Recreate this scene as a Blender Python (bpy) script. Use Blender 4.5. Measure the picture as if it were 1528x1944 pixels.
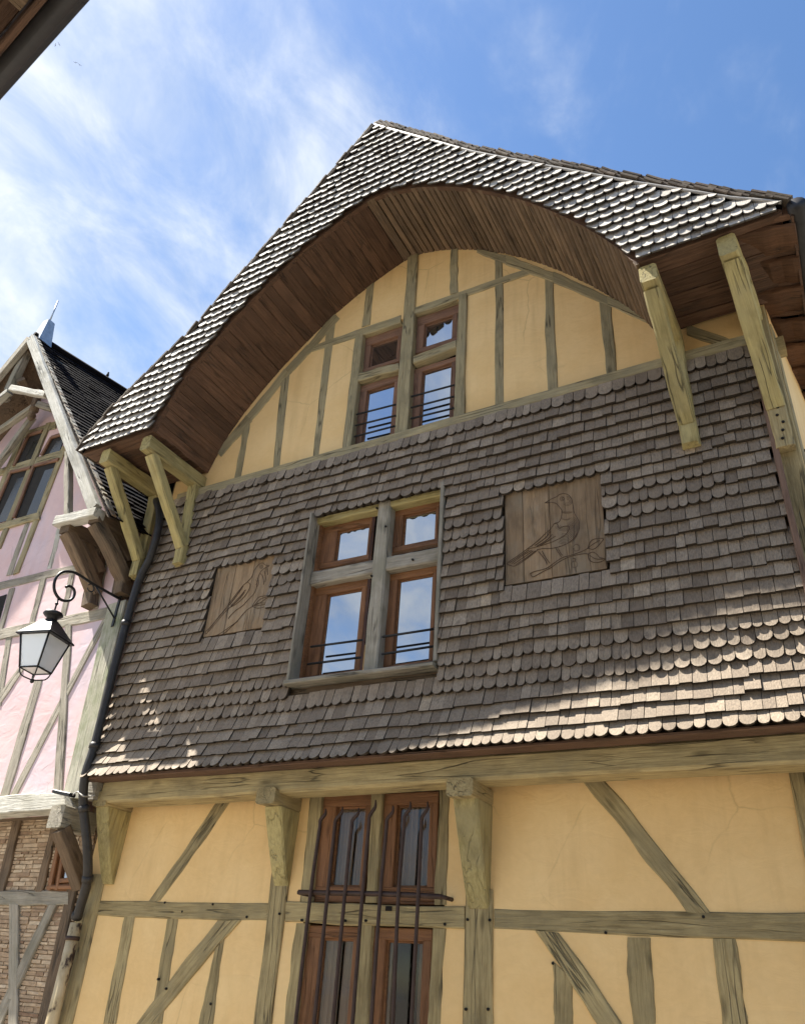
import bpy, bmesh, math, random
import numpy as np
from mathutils import Vector, Matrix
random.seed(7)
for o in list(bpy.data.objects): bpy.data.objects.remove(o)
S = bpy.context.scene; COL = S.collection
# ------------------------------------------------------------------ camera
FPX = 1501.94                                   # focal length in photo pixels (photo 1528 x 1944)
R = np.array([[0.8809803710767847, 0.4689610256525461, 0.06284220075970266],
              [0.19818822556883164, -0.4863477571286537, 0.8509919426068652],
              [0.4296452176194781, -0.7372526131217441, -0.5214053810825806]])
CAM = np.array([0.0, -5.0, 1.6])
cd = bpy.data.cameras.new('camera'); cam = bpy.data.objects.new('camera', cd); COL.objects.link(cam)
cd.sensor_fit = 'VERTICAL'; cd.sensor_height = 24; cd.lens = 24*FPX/1944; cd.clip_start = .05; cd.clip_end = 2000
M = Matrix.Identity(4)
for i in range(3):
    for j in range(3): M[i][j] = R[j, i]
    M[i][3] = CAM[i]
cam.matrix_world = M; S.camera = cam
# ------------------------------------------------------------------ light
SUN = Vector((-2.62, -.745, 4.4)).normalized()
w = bpy.data.worlds.new('World'); S.world = w; w.use_nodes = True
nt = w.node_tree; nt.nodes.clear(); N = nt.nodes.new; L = nt.links.new
out = N('ShaderNodeOutputWorld'); bg = N('ShaderNodeBackground'); bg.inputs[1].default_value = .11
sky = N('ShaderNodeTexSky'); sky.sky_type = 'NISHITA'; sky.sun_disc = False
sky.sun_elevation = math.asin(SUN.z); sky.sun_rotation = math.atan2(SUN.x, SUN.y)
sky.air_density = 1.0; sky.dust_density = .4; sky.ozone_density = 2.2
hs = N('ShaderNodeHueSaturation'); hs.inputs['Saturation'].default_value = 1.12; hs.inputs['Value'].default_value = .69
L(sky.outputs[0], hs.inputs['Color'])
tc = N('ShaderNodeTexCoord'); sep = N('ShaderNodeSeparateXYZ'); L(tc.outputs['Generated'], sep.inputs[0])
def wm(op, a, b=None):
    m = N('ShaderNodeMath'); m.operation = op
    for k, v in enumerate((a, b)):
        if v is None: continue
        if isinstance(v, (int, float)): m.inputs[k].default_value = v
        else: L(v, m.inputs[k])
    return m.outputs[0]
zz = wm('ADD', wm('MAXIMUM', sep.outputs[2], 0.0), .25)
cmb = N('ShaderNodeCombineXYZ'); L(wm('DIVIDE', sep.outputs[0], zz), cmb.inputs[0]); L(wm('DIVIDE', sep.outputs[1], zz), cmb.inputs[1])
n1 = N('ShaderNodeTexNoise'); n1.inputs['Scale'].default_value = 2.3; n1.inputs['Detail'].default_value = 7; n1.inputs['Roughness'].default_value = .58
n1.inputs['Distortion'].default_value = .35; mp = N('ShaderNodeMapping'); mp.inputs['Rotation'].default_value = (0, 0, .9); mp.inputs['Scale'].default_value = (1.25, .85, 1); mp.inputs['Location'].default_value = (.35, .2, 0); L(cmb.outputs[0], mp.inputs[0]); L(mp.outputs[0], n1.inputs['Vector'])
n2 = N('ShaderNodeTexNoise'); n2.inputs['Scale'].default_value = 6.5; n2.inputs['Detail'].default_value = 6; n2.inputs['Roughness'].default_value = .62; n2.inputs['Distortion'].default_value = .5
L(mp.outputs[0], n2.inputs['Vector'])
west = wm('MULTIPLY', wm('ADD', sep.outputs[0], .14), -.72)      # more cloud towards the sun's side
cov = wm('ADD', wm('ADD', wm('ADD', wm('MULTIPLY', n1.outputs[0], 1.35), wm('MULTIPLY', n2.outputs[0], .45)), west), -.82)
mr = N('ShaderNodeMapRange'); mr.interpolation_type = 'SMOOTHSTEP'; L(cov, mr.inputs[0])
mr.inputs[1].default_value = .0; mr.inputs[2].default_value = .62; mr.inputs[3].default_value = 0; mr.inputs[4].default_value = .95
cr = N('ShaderNodeValToRGB'); L(wm('ADD', wm('MULTIPLY', n2.outputs[0], .75), wm('MULTIPLY', n1.outputs[0], .35)), cr.inputs[0])
cr.color_ramp.elements[0].position = .36; cr.color_ramp.elements[0].color = (1.45, 1.85, 2.5, 1)
cr.color_ramp.elements[1].position = .68; cr.color_ramp.elements[1].color = (3.15, 3.3, 3.45, 1)
mx = N('ShaderNodeMix'); mx.data_type = 'RGBA'; L(mr.outputs[0], mx.inputs[0]); L(hs.outputs[0], mx.inputs[6]); L(cr.outputs[0], mx.inputs[7])
L(mx.outputs[2], bg.inputs[0]); L(bg.outputs[0], out.inputs[0])
sd = bpy.data.lights.new('sun', 'SUN'); sd.energy = 5.0; sd.angle = math.radians(.6); sd.color = (1, .95, .86)
so = bpy.data.objects.new('sun', sd); COL.objects.link(so); so.rotation_euler = SUN.to_track_quat('Z', 'Y').to_euler(); so.location = (-20, -6, 35)
S.view_settings.view_transform = 'Standard'; S.view_settings.look = 'None'; S.view_settings.gamma = 1; S.view_settings.exposure = 1.62
S.render.resolution_x = 804; S.render.resolution_y = 1024
# ------------------------------------------------------------------ pixel -> place
def ray(x, y): return R.T @ np.array([(x-764)/FPX, -(y-972)/FPX, -1.])
def at(x, y, py=0.):
    r = ray(x, y); t = (py-CAM[1])/r[1]; p = CAM+t*r; return Vector(p)
NA = math.radians(2.5); NP = Vector((-5.8, -.3, 0)); NN = Vector((-math.sin(NA), -math.cos(NA), 0)); NT = Vector((math.cos(NA), -math.sin(NA), 0))
def atn(x, y, off=0.):                           # on the pink house's front plane, off metres in front of it
    r = Vector(ray(x, y)); c = Vector(CAM); P = NP+NN*off
    return c+r*((P-c).dot(NN)/r.dot(NN))
# ------------------------------------------------------------------ materials
def mat(name, rough=.8):
    m = bpy.data.materials.new(name); m.use_nodes = True; t = m.node_tree; b = t.nodes['Principled BSDF']
    b.inputs['Roughness'].default_value = rough; b.inputs['Specular IOR Level'].default_value = .3
    return m, t, b
def nd(t, typ, **k):
    n = t.nodes.new(typ)
    for a, v in k.items():
        if a in n.inputs: n.inputs[a].default_value = v
        else: setattr(n, a, v)
    return n
def ramp(t, fac, stops):
    r = t.nodes.new('ShaderNodeValToRGB'); t.links.new(fac, r.inputs[0])
    while len(r.color_ramp.elements) < len(stops): r.color_ramp.elements.new(.5)
    for e, (p, c) in zip(r.color_ramp.elements, stops): e.position = p; e.color = (*c, 1)
    return r.outputs[0]
def mixc(t, fac, a, b, mode='MIX'):
    m = t.nodes.new('ShaderNodeMix'); m.data_type = 'RGBA'; m.blend_type = mode
    for sock, v in ((m.inputs[0], fac), (m.inputs[6], a), (m.inputs[7], b)):
        if isinstance(v, (int, float)): sock.default_value = v
        elif isinstance(v, tuple): sock.default_value = (*v, 1)
        else: t.links.new(v, sock)
    return m.outputs[2]
def mapped(t, scale, src='Object', jitter=True):
    c = t.nodes.new('ShaderNodeTexCoord'); m = t.nodes.new('ShaderNodeMapping'); m.inputs['Scale'].default_value = scale
    t.links.new(c.outputs[src], m.inputs[0])
    if jitter:
        oi = t.nodes.new('ShaderNodeObjectInfo'); v = t.nodes.new('ShaderNodeVectorMath'); v.operation = 'SCALE'
        v.inputs[0].default_value = (17, 31, 23); t.links.new(oi.outputs['Random'], v.inputs['Scale']); t.links.new(v.outputs[0], m.inputs['Location'])
    return m.outputs[0]
def noise(t, vec, scale, detail=5, rough=.6, dist=0.):
    n = nd(t, 'ShaderNodeTexNoise', Scale=scale, Detail=detail, Roughness=rough, Distortion=dist); t.links.new(vec, n.inputs['Vector']); return n.outputs[0]
def mth(t, op, a, b=0., c=None):
    m = t.nodes.new('ShaderNodeMath'); m.operation = op
    for k, v in enumerate((a, b, c)):
        if v is None: continue
        if isinstance(v, (int, float)): m.inputs[k].default_value = v
        else: t.links.new(v, m.inputs[k])
    return m.outputs[0]
def bump(t, b, h, strength, dist=.01):
    n = nd(t, 'ShaderNodeBump', Strength=strength, Distance=dist); t.links.new(h, n.inputs['Height']); t.links.new(n.outputs[0], b.inputs['Normal'])

def timber_mat(name, c_lo, c_hi, crack=(.035, .03, .022), blotch=None, crackamt=.75, rough=.85, var=.28):
    """weathered timber, grain along the object's own X"""
    m, t, b = mat(name, rough)
    v1 = mapped(t, (1.2, 22, 22)); v2 = mapped(t, (1, 1, 1)); v3 = mapped(t, (.55, 8.5, 8.5))
    g = noise(t, v1, 2.6, 8, .68, .3); bl = noise(t, v2, 3.2, 5, .6)
    fine = noise(t, mapped(t, (4, 90, 90)), 2., 4, .7)
    base = ramp(t, mth(t, 'ADD', mth(t, 'MULTIPLY', g, .75), mth(t, 'MULTIPLY', fine, .25)), [(.3, c_lo), (.68, c_hi)])
    if blotch:
        base = mixc(t, ramp(t, bl, [(.46, (0, 0, 0)), (.66, (.75, .75, .75))]), base, blotch)
    stain = noise(t, mapped(t, (2.2, 5, 5)), 1.7, 4, .6)
    base = mixc(t, ramp(t, stain, [(.5, (0, 0, 0)), (.75, (.5, .5, .5))]), base, tuple(x*.42 for x in c_lo))
    ck = ramp(t, noise(t, v3, 1.5, 3, .45, .15), [(.482, (0, 0, 0)), (.499, (1, 1, 1)), (.514, (0, 0, 0))])
    gate = ramp(t, noise(t, v2, 2.3, 2, .5), [(.42, (0, 0, 0)), (.56, (1, 1, 1))])
    ck = mth(t, 'MULTIPLY', ck, gate)
    base = mixc(t, mth(t, 'MULTIPLY', ck, crackamt), base, crack)
    kn = nd(t, 'ShaderNodeTexVoronoi', Scale=1.0); t.links.new(mapped(t, (2.2, 7, 7)), kn.inputs['Vector'])
    kk = ramp(t, kn.outputs['Distance'], [(.05, (1, 1, 1)), (.15, (0, 0, 0))])
    base = mixc(t, mth(t, 'MULTIPLY', kk, .55), base, tuple(x*.38 for x in c_lo))
    oi = t.nodes.new('ShaderNodeObjectInfo'); vv = mth(t, 'MULTIPLY_ADD', oi.outputs['Random'], var, 1-var*.5)
    base = mixc(t, 1., base, vv, 'MULTIPLY')
    t.links.new(base, b.inputs['Base Color'])
    h = mth(t, 'SUBTRACT', mth(t, 'ADD', g, mth(t, 'MULTIPLY', fine, .35)), mth(t, 'MULTIPLY', ck, 1.6))
    bump(t, b, h, .75, .012)
    return m
OAK = timber_mat('weathered_oak', (.20, .148, .066), (.50, .40, .205), blotch=(.27, .22, .12))
CORB = timber_mat('corbel_oak', (.25, .20, .075), (.52, .43, .20), blotch=(.33, .28, .15), crackamt=0.)
OAKG = timber_mat('gable_oak', (.19, .155, .08), (.45, .375, .22), blotch=(.27, .235, .145))
OAKY = timber_mat('bracket_oak', (.25, .20, .075), (.55, .455, .205), blotch=(.37, .315, .16))
GREYW = timber_mat('grey_oak', (.20, .175, .135), (.45, .405, .325), blotch=(.22, .205, .15))
MOSSW = timber_mat('mossy_oak', (.30, .28, .21), (.58, .55, .44), blotch=(.17, .21, .10))
PALEW = timber_mat('bleached_oak', (.36, .34, .29), (.68, .66, .58), blotch=(.33, .31, .24), crackamt=.85)
BROWNW = timber_mat('brown_oak', (.085, .055, .033), (.25, .175, .11), blotch=(.13, .10, .07))
SASH = timber_mat('stained_sash', (.15, .064, .026), (.31, .150, .066), crackamt=.2, rough=.55, var=.2)
SASHG = timber_mat('sash_grey_brown', (.15, .075, .045), (.30, .165, .10), crackamt=.3, rough=.65, var=.2)
DARKB = timber_mat('dark_boards', (.066, .034, .020), (.175, .098, .060), blotch=(.105, .060, .038), crackamt=.5, rough=.7, var=.5)
ROUNDB = timber_mat('ribbed_boards', (.085, .056, .034), (.26, .18, .115), blotch=(.14, .10, .07), crackamt=.5, rough=.75, var=.45)
REDB = timber_mat('red_brown_boards', (.060, .027, .013), (.16, .080, .042), blotch=(.09, .05, .03), crackamt=.5, var=.4)
REDTRIM = timber_mat('red_brown_trim', (.10, .06, .042), (.22, .14, .10))
PANELW = timber_mat('carved_boards', (.19, .125, .070), (.38, .265, .155), blotch=(.29, .235, .165), crackamt=.35, var=.35)

def shingle_mat(name, lo, hi, warm):
    m, t, b = mat(name, .72)
    at_ = nd(t, 'ShaderNodeAttribute', attribute_name='tone')
    base = ramp(t, at_.outputs['Fac'], [(0, lo), (.55, tuple((a+c)/2 for a, c in zip(lo, hi))), (.9, hi), (1, warm)])
    v = mapped(t, (55, 55, 5), jitter=False); g = noise(t, v, 2.2, 6, .7, .2)
    base = mixc(t, 1., base, ramp(t, g, [(.28, (.5, .5, .5)), (.72, (1.3, 1.3, 1.3))]), 'MULTIPLY')
    bl = noise(t, mapped(t, (1, 1, 1), jitter=False), 2.1, 6, .62)
    base = mixc(t, ramp(t, bl, [(.44, (0, 0, 0)), (.7, (.6, .6, .6))]), base, tuple(x*1.15 for x in lo))
    sm = noise(t, mapped(t, (14, 14, 9), jitter=False), 1.6, 5, .65)
    base = mixc(t, ramp(t, sm, [(.55, (0, 0, 0)), (.74, (.55, .55, .55))]), base, tuple(x*.5 for x in lo))
    eg = mth(t, 'LESS_THAN', at_.outputs['Fac'], -.5); base = mixc(t, eg, base, tuple(x*.22 for x in lo))   # foot and side faces darker than the shingle's front
    t.links.new(base, b.inputs['Base Color']); bump(t, b, g, .8, .006)
    b.inputs['Specular IOR Level'].default_value = .35
    return m
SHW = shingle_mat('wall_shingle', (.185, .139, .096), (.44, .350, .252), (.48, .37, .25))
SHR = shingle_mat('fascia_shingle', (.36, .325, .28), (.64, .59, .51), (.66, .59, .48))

def nd_col(t, v):
    n = nd(t, 'ShaderNodeTexNoise', Scale=3.5, Detail=5); t.links.new(v, n.inputs['Vector']); return n.outputs['Color']
def plaster_mat(name, a, b_, scale=1.6, relief=.35, stain=None):
    m, t, b = mat(name, .92)
    v = mapped(t, (1, 1, 1), jitter=False)
    n = noise(t, v, scale, 6, .6); f = noise(t, v, 26, 5, .65)
    col = ramp(t, n, [(.32, a), (.68, b_)])
    if stain:
        st = noise(t, mapped(t, (1.3, 1.3, .8), jitter=False), 1.1, 5, .65)
        col = mixc(t, ramp(t, st, [(.45, (0, 0, 0)), (.7, (.8, .8, .8))]), col, stain)
    col = mixc(t, 1., col, ramp(t, f, [(.3, (.97, .97, .97)), (.7, (1.02, 1.02, 1.02))]), 'MULTIPLY')
    sk = noise(t, mapped(t, (5, 5, .35), jitter=False), 2.0, 4, .6); big = noise(t, v, .9, 4, .6)
    sk = mth(t, 'MULTIPLY', ramp(t, sk, [(.5, (0, 0, 0)), (.72, (1, 1, 1))]), ramp(t, big, [(.42, (0, 0, 0)), (.62, (.42, .42, .42))]))
    col = mixc(t, sk, col, tuple(x*y for x, y in zip(a, (.70, .68, .66))))
    pale = noise(t, v, 2.7, 5, .65, .4); col = mixc(t, ramp(t, pale, [(.54, (0, 0, 0)), (.7, (.2, .2, .2))]), col, tuple(min(.9, x*1.12+.03) for x in b_))
    vo = nd(t, 'ShaderNodeTexVoronoi', Scale=1.15, feature='DISTANCE_TO_EDGE'); t.links.new(mixc(t, .12, mapped(t, (1, 1, 1), jitter=False), nd_col(t, v)), vo.inputs['Vector'])
    hair = mth(t, 'MULTIPLY', ramp(t, vo.outputs['Distance'], [(.0, (1, 1, 1)), (.006, (0, 0, 0))]), ramp(t, big, [(.5, (0, 0, 0)), (.6, (.5, .5, .5))]))
    col = mixc(t, hair, col, tuple(x*.5 for x in a))
    t.links.new(col, b.inputs['Base Color'])
    tw = noise(t, mapped(t, (1.0, 1, 1.7), jitter=False), 4.2, 4, .55, .9)
    bump(t, b, mth(t, 'ADD', mth(t, 'MULTIPLY', tw, 1.0), mth(t, 'MULTIPLY', f, .10)), relief, .03)
    return m
YEL = plaster_mat('yellow_plaster', (.75, .50, .215), (.82, .58, .28), relief=.2)
PINK = plaster_mat('pink_plaster', (.64, .45, .44), (.69, .52, .51), stain=(.58, .50, .56), relief=.22)
GREYP = plaster_mat('grey_render', (.42, .38, .32), (.52, .48, .41))

def plain(name, col, rough=.5, metal=0., spec=.4):
    m, t, b = mat(name, rough); b.inputs['Metallic'].default_value = metal; b.inputs['Specular IOR Level'].default_value = spec
    n = noise(t, mapped(t, (1, 1, 1)), 14, 5, .65)
    t.links.new(mixc(t, 1., ramp(t, n, [(.3, tuple(x*.72 for x in col)), (.7, tuple(x*1.2 for x in col))]), (1., 1., 1.), 'MULTIPLY'), b.inputs['Base Color'])
    bump(t, b, n, .12, .004)
    return m
PIPE = plain('dark_pipe', (.034, .031, .029), .5, .2)
IRON = plain('black_iron', (.016, .016, .017), .45, .2)
RUSTI = plain('rust_brown_iron', (.058, .034, .026), .6, .3)
ZINC = plain('zinc', (.40, .43, .47), .45, .5)
FLASH = plain('lead_flashing', (.38, .36, .33), .6)
BLACKH = plain('hole', (.012, .010, .008), .9)
GROOVE = plain('carved_groove', (.085, .052, .032), .9)
TILE = timber_mat('verge_tile', (.055, .040, .030), (.16, .12, .085), blotch=(.10, .085, .06), crackamt=.2, var=.6)
CURT = plaster_mat('curtain', (.31, .23, .165), (.38, .295, .22), relief=.1)
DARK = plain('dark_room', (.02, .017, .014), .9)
COBBLE = plaster_mat('street_stone', (.19, .170, .142), (.28, .252, .21), scale=7, relief=.6)
def tile_mat():
    m, t, b = mat('dark_roof_tile', .8)
    at_ = nd(t, 'ShaderNodeAttribute', attribute_name='tone')
    n = noise(t, mapped(t, (1, 1, 1)), 9, 6, .7)
    col = ramp(t, at_.outputs['Fac'], [(0, (.006, .004, .004)), (.7, (.013, .009, .009)), (.96, (.018, .013, .013)), (1, (.09, .08, .07))])
    t.links.new(mixc(t, 1., col, ramp(t, n, [(.3, (.6, .6, .6)), (.7, (1.35, 1.35, 1.35))]), 'MULTIPLY'), b.inputs['Base Color'])
    b.inputs['Specular IOR Level'].default_value = .05
    return m
DTILE = tile_mat()
def pipe_cream():
    m, t, b = mat('peeling_cream_pipe', .6)
    n = noise(t, mapped(t, (1, 1, .6)), 9, 5, .6)
    t.links.new(ramp(t, n, [(.40, (.05, .03, .022)), (.46, (.46, .36, .21)), (.6, (.56, .46, .29))]), b.inputs['Base Color'])
    bump(t, b, n, .4, .01); return m
CREAM = pipe_cream()
def daub():
    m, t, b = mat('rough_brick_infill', .95)
    v = mapped(t, (1.3, 1.3, 15), jitter=False); n = noise(t, v, 3.0, 6, .62, .75)
    bl = noise(t, mapped(t, (1, 1, 1), jitter=False), 2.5, 5, .6)
    c = ramp(t, n, [(.34, (.13, .085, .05)), (.45, (.42, .31, .19)), (.70, (.62, .49, .33))])
    t.links.new(mixc(t, bl, c, (.46, .335, .235)), b.inputs['Base Color']); bump(t, b, n, 1., .035); return m
DAUB = daub()
def brick_mat():
    m, t, b = mat('thin_tan_brick', .95)
    at_ = nd(t, 'ShaderNodeAttribute', attribute_name='tone'); n = noise(t, mapped(t, (1, 1, 2), jitter=False), 16, 6, .65)
    c = ramp(t, at_.outputs['Fac'], [(0, (.26, .165, .105)), (.5, (.46, .335, .22)), (1, (.60, .48, .34))])
    t.links.new(mixc(t, 1., c, ramp(t, n, [(.3, (.62, .62, .62)), (.7, (1.2, 1.2, 1.2))]), 'MULTIPLY'), b.inputs['Base Color']); bump(t, b, n, .7, .01); return m
BRICK = brick_mat()
def pane_mat():
    m, t, b = mat('reflecting_glass', .02)
    t.nodes.remove(b); o = t.nodes['Material Output']
    d = nd(t, 'ShaderNodeBsdfDiffuse'); d.inputs[0].default_value = (.020, .020, .022, 1)
    g = nd(t, 'ShaderNodeBsdfGlossy', Roughness=.012); g.inputs[0].default_value = (.80, .83, .86, 1)
    n = noise(t, mapped(t, (1, 1, 1)), 1.7, 2, .4); bp = nd(t, 'ShaderNodeBump', Strength=.05, Distance=.02); t.links.new(n, bp.inputs['Height']); t.links.new(bp.outputs[0], g.inputs['Normal'])
    lw = nd(t, 'ShaderNodeLayerWeight', Blend=.35)
    x = nd(t, 'ShaderNodeMixShader'); t.links.new(mth(t, 'MULTIPLY_ADD', lw.outputs['Fresnel'], .5, .50), x.inputs[0])
    t.links.new(d.outputs[0], x.inputs[1]); t.links.new(g.outputs[0], x.inputs[2]); t.links.new(x.outputs[0], o.inputs[0]); return m
PANE = pane_mat()
def clear_mat():
    m, t, b = mat('clear_glass', .02)
    t.nodes.remove(b); o = t.nodes['Material Output']
    d = nd(t, 'ShaderNodeBsdfTransparent'); d.inputs[0].default_value = (.93, .92, .90, 1)
    g = nd(t, 'ShaderNodeBsdfGlossy', Roughness=.02); lw = nd(t, 'ShaderNodeLayerWeight', Blend=.3)
    x = nd(t, 'ShaderNodeMixShader'); t.links.new(mth(t, 'MULTIPLY_ADD', lw.outputs['Fresnel'], .25, .02), x.inputs[0])
    t.links.new(d.outputs[0], x.inputs[1]); t.links.new(g.outputs[0], x.inputs[2]); t.links.new(x.outputs[0], o.inputs[0]); return m
CLEAR = clear_mat()
CLEARD = plain('dark_pane', (.016, .017, .016), .15, 0, .5)
def milk():
    m, t, b = mat('milky_lantern_glass', .25); b.inputs['Base Color'].default_value = (.80, .81, .82, 1)
    b.inputs['Transmission Weight'].default_value = .25; b.inputs['Subsurface Weight'].default_value = 0; return m
MILK = milk()
# ------------------------------------------------------------------ builders
def tag(o, label=None, cat=None, group=None, kind=None):
    for k, v in (('label', label), ('category', cat), ('group', group), ('kind', kind)):
        if v: o[k] = v
    return o
def empty(name, loc, label, cat, group=None):
    o = bpy.data.objects.new(name, None); COL.objects.link(o); o.location = loc; o.empty_display_size = .3
    return tag(o, label, cat, group)
def link(name, me, m, parent=None, mtx=None):
    o = bpy.data.objects.new(name, me); COL.objects.link(o)
    if m and not me.materials: me.materials.append(m)
    mtx = mtx if mtx is not None else Matrix.Identity(4)
    if parent is not None:
        o.parent = parent; pm = Matrix.Translation(parent.location) if parent.type == 'EMPTY' else WM[parent.name]
        o.matrix_parent_inverse = pm.inverted()
    o.matrix_basis = mtx; WM[o.name] = mtx
    return o
WM = {}
def mesh(verts, faces, name='mesh', smooth=False):
    me = bpy.data.meshes.new(name); me.from_pydata([tuple(v) for v in verts], [], faces); me.validate(); me.update()
    bm = bmesh.new(); bm.from_mesh(me); bmesh.ops.recalc_face_normals(bm, faces=bm.faces); bm.to_mesh(me); bm.free()
    if smooth:
        for p in me.polygons: p.use_smooth = True
    return me
def sweep(sections, closed_ends=True, name='mesh', smooth=False):
    """sections: list of equally long rings of points"""
    n = len(sections[0]); v = [p for s in sections for p in s]; f = []
    for i in range(len(sections)-1):
        for k in range(n):
            a = i*n+k; b = i*n+(k+1) % n; f.append((a, b, b+n, a+n))
    if closed_ends: f.append(tuple(range(n))[::-1]); f.append(tuple(range((len(sections)-1)*n, len(sections)*n)))
    return mesh(v, f, name, smooth)
def wob(n, amp, rng, k=3):
    """smooth random walk"""
    xs = np.linspace(0, 1, n); y = np.zeros(n)
    for j in range(1, k+5): y += math.sin(rng.random()*6.28)*0+np.sin(xs*6.28*j*.5*(1+.2*rng.random())+rng.random()*6.28)*rng.gauss(0, 1)/j**.8
    return y*amp*.6
def frame_mtx(o, x, y):
    x = x.normalized(); z = x.cross(y).normalized(); y = z.cross(x).normalized()
    m = Matrix.Identity(4)
    for i in range(3): m[i][0] = x[i]; m[i][1] = y[i]; m[i][2] = z[i]; m[i][3] = o[i]
    return m
def beam(name, p0, p1, wid, hei, m, parent, side=None, rough=.004, taper=1., ch=.008, seg=.07, bow=0., bowdir=None):
    """squared timber from p0 to p1; wid is measured along `side`"""
    p0 = Vector(p0); p1 = Vector(p1); d = p1-p0; ln = d.length
    if side is None: side = Vector((1, 0, 0)) if abs(d.normalized().x) < .8 else Vector((0, 0, 1))
    mt = frame_mtx((p0+p1)/2, d, Vector(side)); rng = random.Random(name+str(round(p0.x*97+p0.z*13+p1.x*7, 3)))
    n = max(3, int(ln/seg)+2); wl, wr, wt, wb = (wob(n, rough, rng) for _ in range(4)); sec = []
    for i in range(n):
        u = i/(n-1); s = 1+(taper-1)*u; a, c = wid/2*s, hei/2*s; x = (u-.5)*ln; off = bow*math.sin(math.pi*u)
        y0, y1, z0, z1 = -a+wl[i]+off, a+wr[i]+off, -c+wb[i], c+wt[i]; k = min(ch, a*.4, c*.4)
        sec.append([(x, y0+k, z0), (x, y1-k, z0), (x, y1, z0+k), (x, y1, z1-k), (x, y1-k, z1), (x, y0+k, z1), (x, y0, z1-k), (x, y0, z0+k)])
    return link(name, sweep(sec, name=name), m, parent, mt)
def flat_timber(name, A0, B0, B1, A1, m, parent, proud=.008, depth=.07, nrm=Vector((0, -1, 0)), rough=.0065, curve=None):
    """timber set in a wall plane from its four corners (A edge, B edge) already in space"""
    s = (A0+B0)/2; e = (A1+B1)/2; d = e-s; ln = d.length; mt = frame_mtx((s+e)/2, d, nrm.cross(d)); inv = mt.inverted()
    la0, lb0, lb1, la1 = (inv @ q for q in (A0, B0, B1, A1)); zs = 1 if (mt.to_3x3() @ Vector((0, 0, 1))).dot(nrm) > 0 else -1
    rng = random.Random(name+str(round(s.x*97+s.z*13, 3))); n = max(4, int(ln/.045)+2); w0, w1, w2 = wob(n, rough, rng), wob(n, rough, rng), wob(n, .0022, rng); sec = []
    k = .007
    for i in range(n):
        u = i/(n-1); a = la0.lerp(la1, u); b = lb0.lerp(lb1, u); cv = curve*4*u*(1-u) if curve else 0
        sg = 1 if b.y > a.y else -1; ya = a.y+w0[i]+cv; yb = b.y+w1[i]+cv; f = zs*(proud+w2[i]); bk = -zs*depth
        sec.append([(a.x, ya, bk), (a.x, ya, f-zs*k), (a.x, ya+sg*k, f), (b.x, yb-sg*k, f), (b.x, yb, f-zs*k), (b.x, yb, bk)])
    return link(name, sweep(sec, name=name), m, parent, mt)
def box(name, lo, hi, m, parent=None):
    (a, b, c), (d, e, f) = lo, hi; o = Vector(((a+d)/2, (b+e)/2, (c+f)/2)); x, y, z = (d-a)/2, (e-b)/2, (f-c)/2
    v = [(sx*x, sy*y, sz*z) for sx in (-1, 1) for sy in (-1, 1) for sz in (-1, 1)]
    return link(name, mesh(v, [(0, 1, 3, 2), (4, 6, 7, 5), (0, 4, 5, 1), (2, 3, 7, 6), (0, 2, 6, 4), (1, 5, 7, 3)], name), m, parent, Matrix.Translation(o))
def prism(name, pts, y0, y1, m, parent=None):
    """(x,z) outline extruded from y0 to y1"""
    n = len(pts); v = [(x, y0, z) for x, z in pts]+[(x, y1, z) for x, z in pts]
    f = [tuple(range(n)), tuple(range(n, 2*n))[::-1]]+[(i, (i+1) % n, (i+1) % n+n, i+n) for i in range(n)]
    return link(name, mesh(v, f, name), m, parent)
def tube_mesh(pts, r, sides=8, name='tube', smooth=True):
    pts = [Vector(p) for p in pts]; n = len(pts); rr = r if isinstance(r, (list, tuple)) else [r]*n; sec = []; up = None
    for i, p in enumerate(pts):
        t = (pts[min(i+1, n-1)]-pts[max(i-1, 0)]).normalized()
        if up is None: up = t.orthogonal().normalized()
        up = (up-t*up.dot(t)).normalized(); s = t.cross(up)
        sec.append([p+(up*math.cos(a)+s*math.sin(a))*rr[i] for a in (2*math.pi*k/sides for k in range(sides))])
    return sweep(sec, name=name, smooth=smooth)
def tube(name, pts, r, m, parent=None, sides=8): return link(name, tube_mesh(pts, r, sides, name), m, parent)
def smooth_path(pts, k=6):
    pts = [Vector(p) for p in pts]; o = []
    for i in range(len(pts)-1):
        a, b, c, d = pts[max(i-1, 0)], pts[i], pts[i+1], pts[min(i+2, len(pts)-1)]
        for j in range(k):
            t = j/k; o.append(.5*((2*b)+(c-a)*t+(2*a-5*b+4*c-d)*t*t+(3*b-a-3*c+d)*t**3))
    return o+[pts[-1]]
def lathe(name, prof, c, m, parent=None, n=16, smooth=True):
    sec = [[(c[0]+r*math.cos(2*math.pi*k/n), c[1]+r*math.sin(2*math.pi*k/n), c[2]+z) for k in range(n)] for r, z in prof]
    return link(name, sweep(sec, name=name, smooth=smooth), m, parent)
def join_meshes(parts, name, tones=None, butt=False):
    """parts: list of (verts, faces); one mesh, tone per piece"""
    v, f, tn = [], [], []
    for i, (pv, pf) in enumerate(parts):
        b = len(v); v += [tuple(p) for p in pv]; f += [tuple(a+b for a in q) for q in pf]
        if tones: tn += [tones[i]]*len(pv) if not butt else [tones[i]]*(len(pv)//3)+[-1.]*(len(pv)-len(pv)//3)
    me = bpy.data.meshes.new(name); me.from_pydata(v, [], f); me.update()
    if tones: a = me.attributes.new('tone', 'FLOAT', 'POINT'); a.data.foreach_set('value', tn)
    return me
# ------------------------------------------------------------------ ground
gr = link('ground', mesh([(-400, -400, -.004), (400, -400, -.004), (400, 400, -.004), (-400, 400, -.004)], [(0, 1, 2, 3)], 'ground'), COBBLE); tag(gr, kind='structure')
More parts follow.
